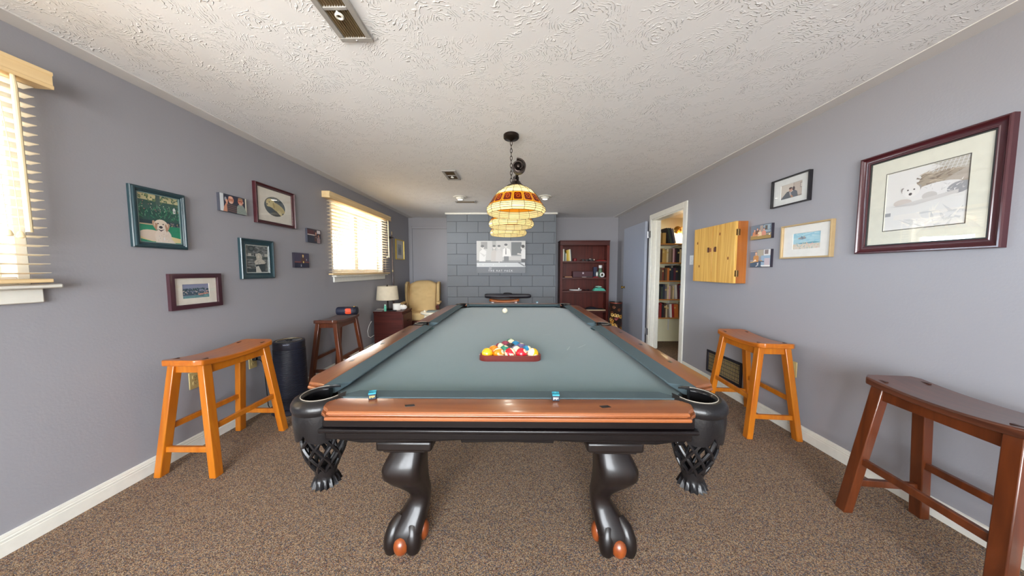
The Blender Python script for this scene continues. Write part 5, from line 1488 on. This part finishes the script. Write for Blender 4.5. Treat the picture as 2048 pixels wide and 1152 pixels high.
def side_table():
    t = thing('side_table', 'small round white side table in front of the beige armchair', 'side table', (-1.235, 4.26, 0))
    wh = mat('cream_white_paint', (232, 226, 206), .35)
    bm = nb(); lathe(bm, [(.150, .578), (.172, .582), (.180, .594), (.178, .606), (.170, .612), (.05, .612)], 40); obj('top', bm, wh, t)
    for k in range(3):
        a = R(205 + 120 * k); bm = nb(); tube(bm, [(cos(a) * .10, sin(a) * .10, .58), (cos(a) * .15, sin(a) * .15, .3), (cos(a) * .185, sin(a) * .185, 0)], [.018, .022, .015], 12); obj('leg', bm, wh, t)
    bm = nb(); lathe(bm, [(.11, .555), (.12, .557), (.12, .578), (.11, .58)], 30); obj('skirt', bm, wh, t)
side_table()
small('magazine', 'grey magazine lying on the round white side table', 'magazine', (-1.205, 4.24, .612), [('pages', BX(-.105, .105, -.075, .075, 0, .016), mat('grey_teal_cover', (112, 124, 124), .5), .002)], R(6))
small('salt_shaker', 'tiny cream pot near the left edge of the round white table', 'pot', (-1.345, 4.22, .612), [('pot', L((.014, 0), (.016, .01), (.012, .022), (.003, .026)), mat('cream_white_paint', (232, 226, 206), .35), 0)])

# ------------------------------------------------------------------ cue case on the far stool
def cue_case():
    t = thing('cue_case', 'black padded cue case lying across the stool behind the table', 'cue case', (-.140, 5.27, .7095), R(-1.5))
    bm = nb(); rings = []
    prof = [(-.425, .022), (-.420, .036), (-.39, .042), (-.1, .044), (.10, .043), (.36, .040), (.405, .034), (.425, .018)]
    for x, r in prof: rings.append([bm.verts.new((x, r * 1.25 * cos(2 * pi * i / 20), .044 + r * (.98 if sin(2 * pi * i / 20) < 0 else 1.0) * sin(2 * pi * i / 20) + .0)) for i in range(20)])
    loft(bm, rings); obj('bag', bm, mat('black_vinyl', (34, 34, 44), .4, bump=(60, .3)), t, smooth=60)
    bm = nb(); rings = []
    for x, r in ((-.30, .02), (-.29, .026), (.02, .028), (.03, .02)): rings.append([bm.verts.new((x, -.048 + r * .6 * cos(2 * pi * i / 14), .034 + r * sin(2 * pi * i / 14))) for i in range(14)])
    loft(bm, rings); obj('side_pocket', bm, mat('black_vinyl', (34, 34, 44), .4), t, smooth=60)
    bm = nb(); tube(bm, [(-.42 + .01 * k, -.0545 + .0, .058) for k in range(84)], .0016, 5); obj('zip', bm, mat('grey_zip', (120, 120, 130), .4, metal=.5), t)
    bm = nb(); tube(bm, [(-.08, -.02, .085), (-.06, -.02, .097), (.0, -.02, .100), (.06, -.02, .094), (.08, -.02, .082)], .008, 8); obj('handle', bm, M_leather, t)
cue_case()

# ------------------------------------------------------------------ bookcase and its contents
BX0, BX1, BYF, BYB = .872, 1.835, 5.665, 5.955
SH = [1.405, 1.084, .819, .424]
def bookcase():
    t = thing('bookcase', 'dark cherry open bookcase against the far wall right of the chimney', 'bookcase', ((BX0 + BX1) / 2, (BYF + BYB) / 2, 0))
    hx = (BX1 - BX0) / 2; hy = (BYB - BYF) / 2; H_ = 1.805
    for s in (-1, 1):
        bm = nb(); box(bm, *sorted((s * hx, s * (hx - .022))), -hy + .02, hy, 0, H_ - .02); obj('side_panel', bm, M_cherry, t)
        bm = nb(); box(bm, *sorted((s * hx, s * (hx - .052))), -hy, -hy + .02, 0, H_ - .095); obj('stile', bm, M_cherry, t, bevel=.002)
    bm = nb(); box(bm, -hx, hx, -hy, -hy + .02, H_ - .095, H_ - .02); obj('top_rail', bm, M_cherry_d, t, bevel=.002)
    bm = nb(); box(bm, -hx - .006, hx + .006, -hy - .006, hy, H_ - .02, H_); obj('top', bm, M_cherry_d, t, bevel=.003)
    bm = nb(); box(bm, -hx + .022, hx - .022, hy - .008, hy, 0, H_ - .02); obj('back_panel', bm, M_cherry, t)
    for z in SH + [.09]:
        bm = nb(); box(bm, -hx + .0225, hx - .0225, -hy + .022, hy - .009, z - .032, z); obj('shelf', bm, M_cherry_d, t, bevel=.001)
bookcase()
def book(x, y, z, w_, d_, h_, col, label, cat='book', lean=0, group=None, band=None, yfront=True):
    t = thing('book', label, cat, (x, y, z), 0, group)
    t.rotation_euler = (0, R(lean), 0)
    cm = mat('cover_%d_%d_%d' % col, col, .55)
    bm = nb(); box(bm, 0, .0018, 0, d_, 0, h_); box(bm, w_ - .0018, w_, 0, d_, 0, h_); box(bm, .0018, w_ - .0018, 0, .0018, 0, h_); obj('cover', bm, cm, t, smooth=0)
    bm = nb(); box(bm, .0018, w_ - .0018, .0018, d_ - .003, .002, h_ - .003); obj('pages', bm, M_paper, t, smooth=0)
    if band:
        bm = nb(); box(bm, .001, w_ - .001, -.0004, 0, h_ * .68, h_ * .80); obj('spine_label', bm, mat('spine_%d_%d' % (band[0], band[2]), band, .5), t, smooth=0)
    return t
zz = SH[0]
bks = [(.930, .028, .235, (206, 204, 192), 0, 'cream spined book at the left end of the top bookcase shelf'),
       (.962, .020, .180, (52, 84, 70), 0, 'short dark green book on the top bookcase shelf'),
       (.984, .016, .150, (216, 214, 200), 0, 'short pale book between green and yellow books on the bookcase'),
       (1.012, .034, .215, (198, 164, 44), 4, 'thick yellow book on the top bookcase shelf'),
       (1.0475, .026, .225, (226, 206, 120), 4, 'pale yellow leaning book on the top bookcase shelf'),
       (1.0745, .018, .232, (232, 228, 214), 4, 'white leaning book on the top bookcase shelf'),
       (1.0935, .016, .215, (34, 34, 38), 4, 'black leaning book at the right end of the bookcase row')]
for x, w_, h_, c_, ln, lb in bks: book(x, 5.70, zz, w_, .16, h_, c_, lb, lean=-ln, group='books on the top bookcase shelf')
small('red_tin', 'small dark red round tin beside the books on the bookcase', 'tin', (1.175, 5.74, zz), [('tin', L((.032, 0), (.034, .004), (.034, .045), (.030, .052), (.004, .054)), mat('dark_red_enamel', (122, 26, 30), .35), 0)])
def sunglasses(x, y, z, label):
    t = thing('sunglasses', label, 'sunglasses', (x, y, z + .02))
    for s in (-1, 1):
        bm = nb(); rr = [[bm.verts.new((s * .034 + .026 * cos(2 * pi * i / 18), d, .018 * sin(2 * pi * i / 18))) for i in range(18)] for d in (-.002, .002)]; loft(bm, rr); obj('lens', bm, M_black, t)
        bm = nb(); tube(bm, [(s * .060, 0, .008), (s * .064, .05, .006), (s * .060, .12, -.014)], .0025, 6); obj('temple', bm, M_black, t)
    bm = nb(); tube(bm, [(-.010, 0, .004), (0, -.002, .008), (.010, 0, .004)], .0025, 6); obj('bridge', bm, M_black, t)
sunglasses(1.37, 5.72, zz, 'black sunglasses lying on the top bookcase shelf')
small('game_controller', 'black and white hand controller on the top bookcase shelf', 'controller', (1.49, 5.74, zz), [('grip', (lambda bm: (ball(bm, (-.04, 0, .022), .03, .04, .022), ball(bm, (.04, 0, .022), .03, .04, .022), box(bm, -.04, .04, -.025, .03, .006, .040), bm)[-1])(nb()), M_black, 0), ('white_button', (lambda bm: (ball(bm, (-.02, -.02, .042), .022, .014, .008), bm)[-1])(nb()), M_white, 0), ('thumb_pad', (lambda bm: (ball(bm, (.055, -.03, .026), .014, .014, .014), bm)[-1])(nb()), mat('pale_cream', (230, 214, 190), .4), 0)])
def cloth_heap(x, y, z, sx, sy, h_, col, name, label, cat, seed, layers=1):
    bm = nb(); r_ = random.Random(seed); n = 14; g = {}
    for i in range(n + 1):
        for j in range(n + 1):
            u, v = i / n * 2 - 1, j / n * 2 - 1
            e = max(abs(u), abs(v)); f = max(0, 1 - e ** 3)
            g[i, j] = bm.verts.new((u * sx, v * sy, .002 + h_ * f * (.75 + .25 * sin(u * 5 + seed) * cos(v * 4)) + r_.uniform(0, .004)))
    for i in range(n):
        for j in range(n): bm.faces.new((g[i, j], g[i + 1, j], g[i + 1, j + 1], g[i, j + 1]))
    edge = [g[i, 0] for i in range(n + 1)] + [g[n, j] for j in range(1, n + 1)] + [g[i, n] for i in range(n - 1, -1, -1)] + [g[0, j] for j in range(n - 1, 0, -1)]
    lo = [bm.verts.new((v.co.x, v.co.y, 0)) for v in edge]
    for i in range(len(edge)): bm.faces.new((edge[i], edge[i - 1], lo[i - 1], lo[i]))
    bm.faces.new(lo)
    o = tag(obj(name, bm, mat('cloth_%d_%d_%d' % col, col, .95, bump=(60, .3)), smooth=60), label, cat); o.location = (x, y, z); return o
cloth_heap(1.69, 5.77, zz, .105, .07, .030, (150, 36, 32), 'red_cloth', 'folded red cloth at the right end of the top bookcase shelf', 'cloth', 3)
z2 = SH[1]
small('tan_box', 'flat tan box on the left of the second bookcase shelf', 'box', (1.045, 5.74, z2), [('lid', BX(-.07, .07, -.05, .05, 0, .018), mat('tan_card', (176, 130, 96), .7), .001)])
small('maroon_case', 'long dark maroon box with a white clasp on the second bookcase shelf', 'box', (1.345, 5.83, z2), [('case', BX(-.20, .20, -.06, .06, 0, .120), mat('maroon_leatherette', (70, 24, 36), .5), .004), ('clasp', BX(-.012, .018, -.066, -.060, .068, .100), mat('pale_clasp', (206, 190, 196), .4), .001)])
small('folding_knife', 'slim black and white tool lying before the maroon box', 'tool', (1.42, 5.725, z2), [('handle', BX(-.02, .10, -.012, .012, 0, .014), M_black, .003), ('blade', BX(-.10, -.02, -.008, .008, .003, .009), M_paper, .001)], R(-5))
small('green_bottle', 'green bottle with a white cap on the second bookcase shelf', 'bottle', (1.700, 5.80, z2), [('bottle', L((.036, 0), (.040, .006), (.040, .120), (.030, .165), (.024, .175), (.024, .185)), mat('dull_green_plastic', (92, 118, 92), .4), 0), ('cap', L((.034, .185), (.035, .188), (.035, .238), (.030, .242), (.003, .243)), mat('white_plastic', (232, 232, 232), .4), 0)])
small('navy_box', 'tall navy carton left of the green bottle on the second shelf', 'box', (1.605, 5.85, z2), [('carton', BX(-.035, .035, -.03, .03, 0, .205), mat('navy_card', (36, 44, 74), .5), .002)])
small('silver_can', 'silver can before the navy carton on the second bookcase shelf', 'can', (1.625, 5.765, z2), [('can', L((.028, 0), (.030, .003), (.030, .105), (.026, .112), (.003, .112)), mat('brushed_silver', (168, 172, 168), .4, metal=.7), 0)])
small('tape_roll', 'white ring of tape standing before the green bottle', 'tape', (1.715, 5.725, z2 + .050), [('tape', (lambda bm: (tube(bm, [(.036 * cos(2 * pi * k / 28), 0, .036 * sin(2 * pi * k / 28)) for k in range(28)], .013, 8, closed=True), bm)[-1])(nb()), mat('white_plastic', (232, 232, 232), .4), 0)])
cloth_heap(1.590, 5.725, z2, .055, .03, .018, (150, 34, 44), 'red_pouch', 'small red pouch on the second bookcase shelf', 'pouch', 5)
z3 = SH[2]
small('white_disc', 'white round plastic disc on the third bookcase shelf', 'disc', (1.205, 5.80, z3), [('disc', L((.110, 0), (.124, .006), (.127, .016), (.120, .024), (.108, .026), (.02, .024), seg=36), mat('white_plastic', (232, 232, 232), .4), 0)])
small('white_dice', 'little white block on the white disc, third bookcase shelf', 'block', (1.265, 5.755, z3 + .0262), [('cube', BX(-.013, .013, -.013, .013, 0, .026), mat('white_plastic', (232, 232, 232), .4), .002)])
small('black_strap', 'dark coiled strap right of the white disc on the third shelf', 'strap', (1.42, 5.76, z3), [('strap', (lambda bm: (tube(bm, [((.05 + .004 * k / 8) * cos(k * .5), .035 * sin(k * .5), .008 + .0012 * k) for k in range(16)], .007, 6), bm)[-1])(nb()), mat('dark_red_black_strap', (48, 24, 28), .7), 0)])
cloth_heap(1.665, 5.78, z3, .118, .08, .072, (92, 190, 166), 'folded_towel', 'folded mint green towel on the third bookcase shelf', 'towel', 7)
cloth_heap(1.655, 5.765, z3 + .074, .060, .045, .020, (176, 214, 198), 'pale_face_cloth', 'pale green cloth on top of the mint towel', 'cloth', 8)
z4 = SH[3]
small('long_tray', 'long flat cream edged tray on the lowest visible bookcase shelf', 'tray', (1.56, 5.79, z4), [('tray', BX(-.23, .23, -.10, .10, 0, .022), mat('cream_tray', (206, 186, 150), .5), .003), ('liner', BX(-.215, .215, -.09, .09, .021, .026), mat('dark_green_liner', (36, 48, 44), .9), 0)])
cloth_heap(1.54, 5.80, z4 + .0262, .11, .06, .040, (34, 32, 44), 'dark_glove', 'dark bundled glove lying on the long tray', 'glove', 9)
# tall tin with blossoms painted on it
def floral_tin():
    t = thing('umbrella_tin', 'dark cylindrical tin painted with yellow blossoms beside the bookcase', 'tin', (1.785, 5.12, 0))
    r = .108; h_ = .665
    bm = nb(); lathe(bm, [(r - .004, 0), (r, .006), (r, h_ - .03), (r + .003, h_ - .025), (r + .003, h_ - .004), (r, h_), (r - .006, h_), (r - .008, h_ - .03), (r - .01, .02)], 40)
    can = obj('can', bm, mat('dark_brown_enamel', (40, 28, 24), .35), t)
    bm = nb(); lathe(bm, [(r + .0035, h_ - .02), (r + .0035, h_ - .006)], 40, cap=False); obj('rim_band', bm, mat('copper_rim', (130, 58, 40), .4, metal=.4), t)
    r_ = random.Random(4)
    for nm, cols, n, s in (('blossom', [(206, 160, 70), (190, 132, 48), (222, 188, 108)], 15, .030), ('foliage', [(120, 66, 30), (92, 52, 28), (140, 36, 30)], 22, .026)):
        bm = nb(); lay = bm.loops.layers.float_color.new('ink')
        for k in range(n):
            a = R(r_.uniform(160, 380) if nm == 'foliage' else r_.uniform(190, 330)); z = r_.uniform(.08, .58) if nm == 'foliage' else r_.uniform(.20, .46); c_ = r_.choice(cols); rr = r + (.0006 if nm == 'foliage' else .0012) + k * 2e-5
            for ring, cc in ((1.0, c_), (.4, tuple(int(v * .55) for v in c_))):
                pts = []
                for i in range(12):
                    b_ = 2 * pi * i / 12; q = s * ring * (1 + .18 * cos(5 * b_)); aa = a + q * cos(b_) / r; pts.append(bm.verts.new((cos(aa) * (rr + (1 - ring) * .0006), sin(aa) * (rr + (1 - ring) * .0006), z + q * sin(b_))))
                f = bm.faces.new(pts)
                for l in f.loops: l[lay] = rgb(*cc)
        obj(nm, bm, M_print, can, smooth=0)
floral_tin()

# ------------------------------------------------------------------ book closet
CSH = [1.658, 1.352, 1.058, .756, .452]
M_shelf = wood('amber_shelf_wood', (168, 104, 44), (198, 136, 66), .4, 'X', .2, .5)
YS = 4.70
ordn = ['top', 'second', 'third', 'fourth', 'lowest']
for i, z in enumerate(CSH):
    t = thing('wall_shelf', '%s amber wooden shelf of books in the closet beyond the doorway' % ordn[i], 'shelf', (2.75, (YS + CY1) / 2, z), 0, 'closet bookshelves')
    bm = nb(); box(bm, -.50, .62, (YS - CY1) / 2, (CY1 - YS) / 2 - .002, -.020, 0); obj('board', bm, M_shelf, t, bevel=.002)
    for x in (-.12, .42):
        bm = nb(); pr = [((CY1 - YS) / 2 - .014, -.0205), ((YS - CY1) / 2 + .03, -.0205), ((YS - CY1) / 2 + .03, -.028), ((CY1 - YS) / 2 - .014, -.065)]
        a = [bm.verts.new((x - .006, y, zz_)) for y, zz_ in pr]; c_ = [bm.verts.new((x + .006, y, zz_)) for y, zz_ in pr]; loft(bm, [a, c_]); obj('bracket', bm, M_white, t, smooth=0)
t = thing('shelf_standard', 'white slotted upright carrying the closet shelves', 'shelf upright', (2.63, CY1 - .006, 1.0))
b = nb(); box(b, -.010, .010, -.006, .005, -.80, .75); obj('strip', b, M_white, t, smooth=0)
CN = {(70, 44, 36): 'dark brown', (120, 44, 38): 'brick red', (42, 46, 62): 'navy', (58, 72, 60): 'dark green', (176, 142, 76): 'mustard', (206, 188, 150): 'cream', (98, 74, 54): 'brown', (150, 36, 36): 'red', (34, 32, 36): 'black', (130, 112, 92): 'taupe', (196, 112, 52): 'orange', (112, 104, 110): 'grey', (84, 40, 58): 'plum', (216, 212, 206): 'white', (196, 160, 168): 'pale pink', (92, 110, 126): 'slate blue'}
CK = list(CN)
pal = [[], [6, 0, 4, 4, 5, 9, 6, 14, 12, 8, 8, 5, 0, 8, 2, 6], [0, 6, 1, 0, 6, 10, 8, 2, 12, 2, 8, 3, 3, 11, 0, 2], [3, 8, 3, 2, 11, 5, 14, 9, 5, 13, 12, 15, 11, 7, 7, 10], [7, 1, 7, 8, 0, 5, 9, 13, 7, 10, 10, 6, 13, 3, 4, 10]]
num = ['first', 'second', 'third', 'fourth', 'fifth', 'sixth', 'seventh', 'eighth', 'ninth', 'tenth', 'eleventh', 'twelfth', 'thirteenth', 'fourteenth', 'fifteenth', 'sixteenth', 'seventeenth', 'eighteenth']
r_ = random.Random(12)
for i in range(1, 5):
    x = 2.315
    for k, ci in enumerate(pal[i]):
        w_ = r_.uniform(.022, .040); h_ = r_.uniform(.195, .245); c_ = CK[ci]
        lean = 0
        if (i, k) in ((4, 7), (3, 9)): x += .020
        if i == 4 and k > 6: lean = 4
        if i == 3 and k > 8: lean = 4
        book(x, YS + .012 + r_.uniform(0, .012), CSH[i], w_, r_.uniform(.14, .17), h_, c_, '%s book, %s from the left on the %s closet shelf' % (CN[c_], num[k], ordn[i]), lean=-lean, group='books on the closet shelves', band=(196, 170, 110) if r_.random() < .35 else None)
        x += w_ + .0014
for k, (c_, x, ln, h_) in enumerate((((176, 142, 76), 2.375, 0, .17), ((34, 32, 36), 2.470, 14, .25), ((58, 72, 60), 2.501, 14, .25), ((42, 46, 62), 2.532, 14, .25), ((112, 104, 110), 2.563, 14, .24))):
    book(x, YS + .015, CSH[0] + .0005, .028 if k else .05, .15, h_, c_, '%s book leaning left, %s on the top closet shelf' % (CN[c_], num[k]) if ln else '%s book standing upright at the left of the top closet shelf' % CN[c_], lean=-ln, group='books on the closet shelves')
def sconce():
    t = thing('wall_sconce', 'brass wall sconce with a lit frosted shade in the book closet', 'wall light', (2.735, CY1, 1.905))
    def disc(prof, c, seg=24):
        bm = nb(); loft(bm, [[bm.verts.new((c[0] + cos(2 * pi * i / seg) * r, -d, c[2] + sin(2 * pi * i / seg) * r)) for i in range(seg)] for r, d in prof]); return bm
    obj('backplate', disc([(.062, 0), (.062, .008), (.050, .016), (.030, .020), (.018, .034), (.004, .038)], (0, 0, 0)), M_brass, t)
    bm = nb(); tube(bm, [(0, -.034, 0), (.02, -.06, .03), (.055, -.09, .055), (.09, -.10, .045), (.105, -.10, .02), (.106, -.10, -.005)], .006, 10); obj('arm', bm, M_brass, t)
    bm = nb(); lathe(bm, [(.012, .008), (.026, .0), (.028, -.012)], 20, (.106, -.10, -.005)); obj('gallery', bm, M_brass, t)
    bm = nb(); rings = []
    for r, z in ((.024, -.014), (.045, -.03), (.056, -.055), (.060, -.085), (.058, -.085), (.054, -.055), (.043, -.032), (.022, -.016)): rings.append([bm.verts.new((.106 + cos(2 * pi * i / 28) * r, -.10 + sin(2 * pi * i / 28) * r, z)) for i in range(28)])
    loft(bm, rings, cap=False, closed=True); obj('glass_shade', bm, stained('frosted_shade_glass', (250, 240, 214), .6), t)
    bm = nb(); ball(bm, (.106, -.10, -.062), .022); obj('bulb', bm, emit('lit_closet_bulb', (1, .92, .75), 3), t)
    lamp('closet_bulb_light', 'POINT', (2.735 + .106, CY1 - .10, 1.905 - .105), 2.4, (1, .90, .72), .02)
sconce()
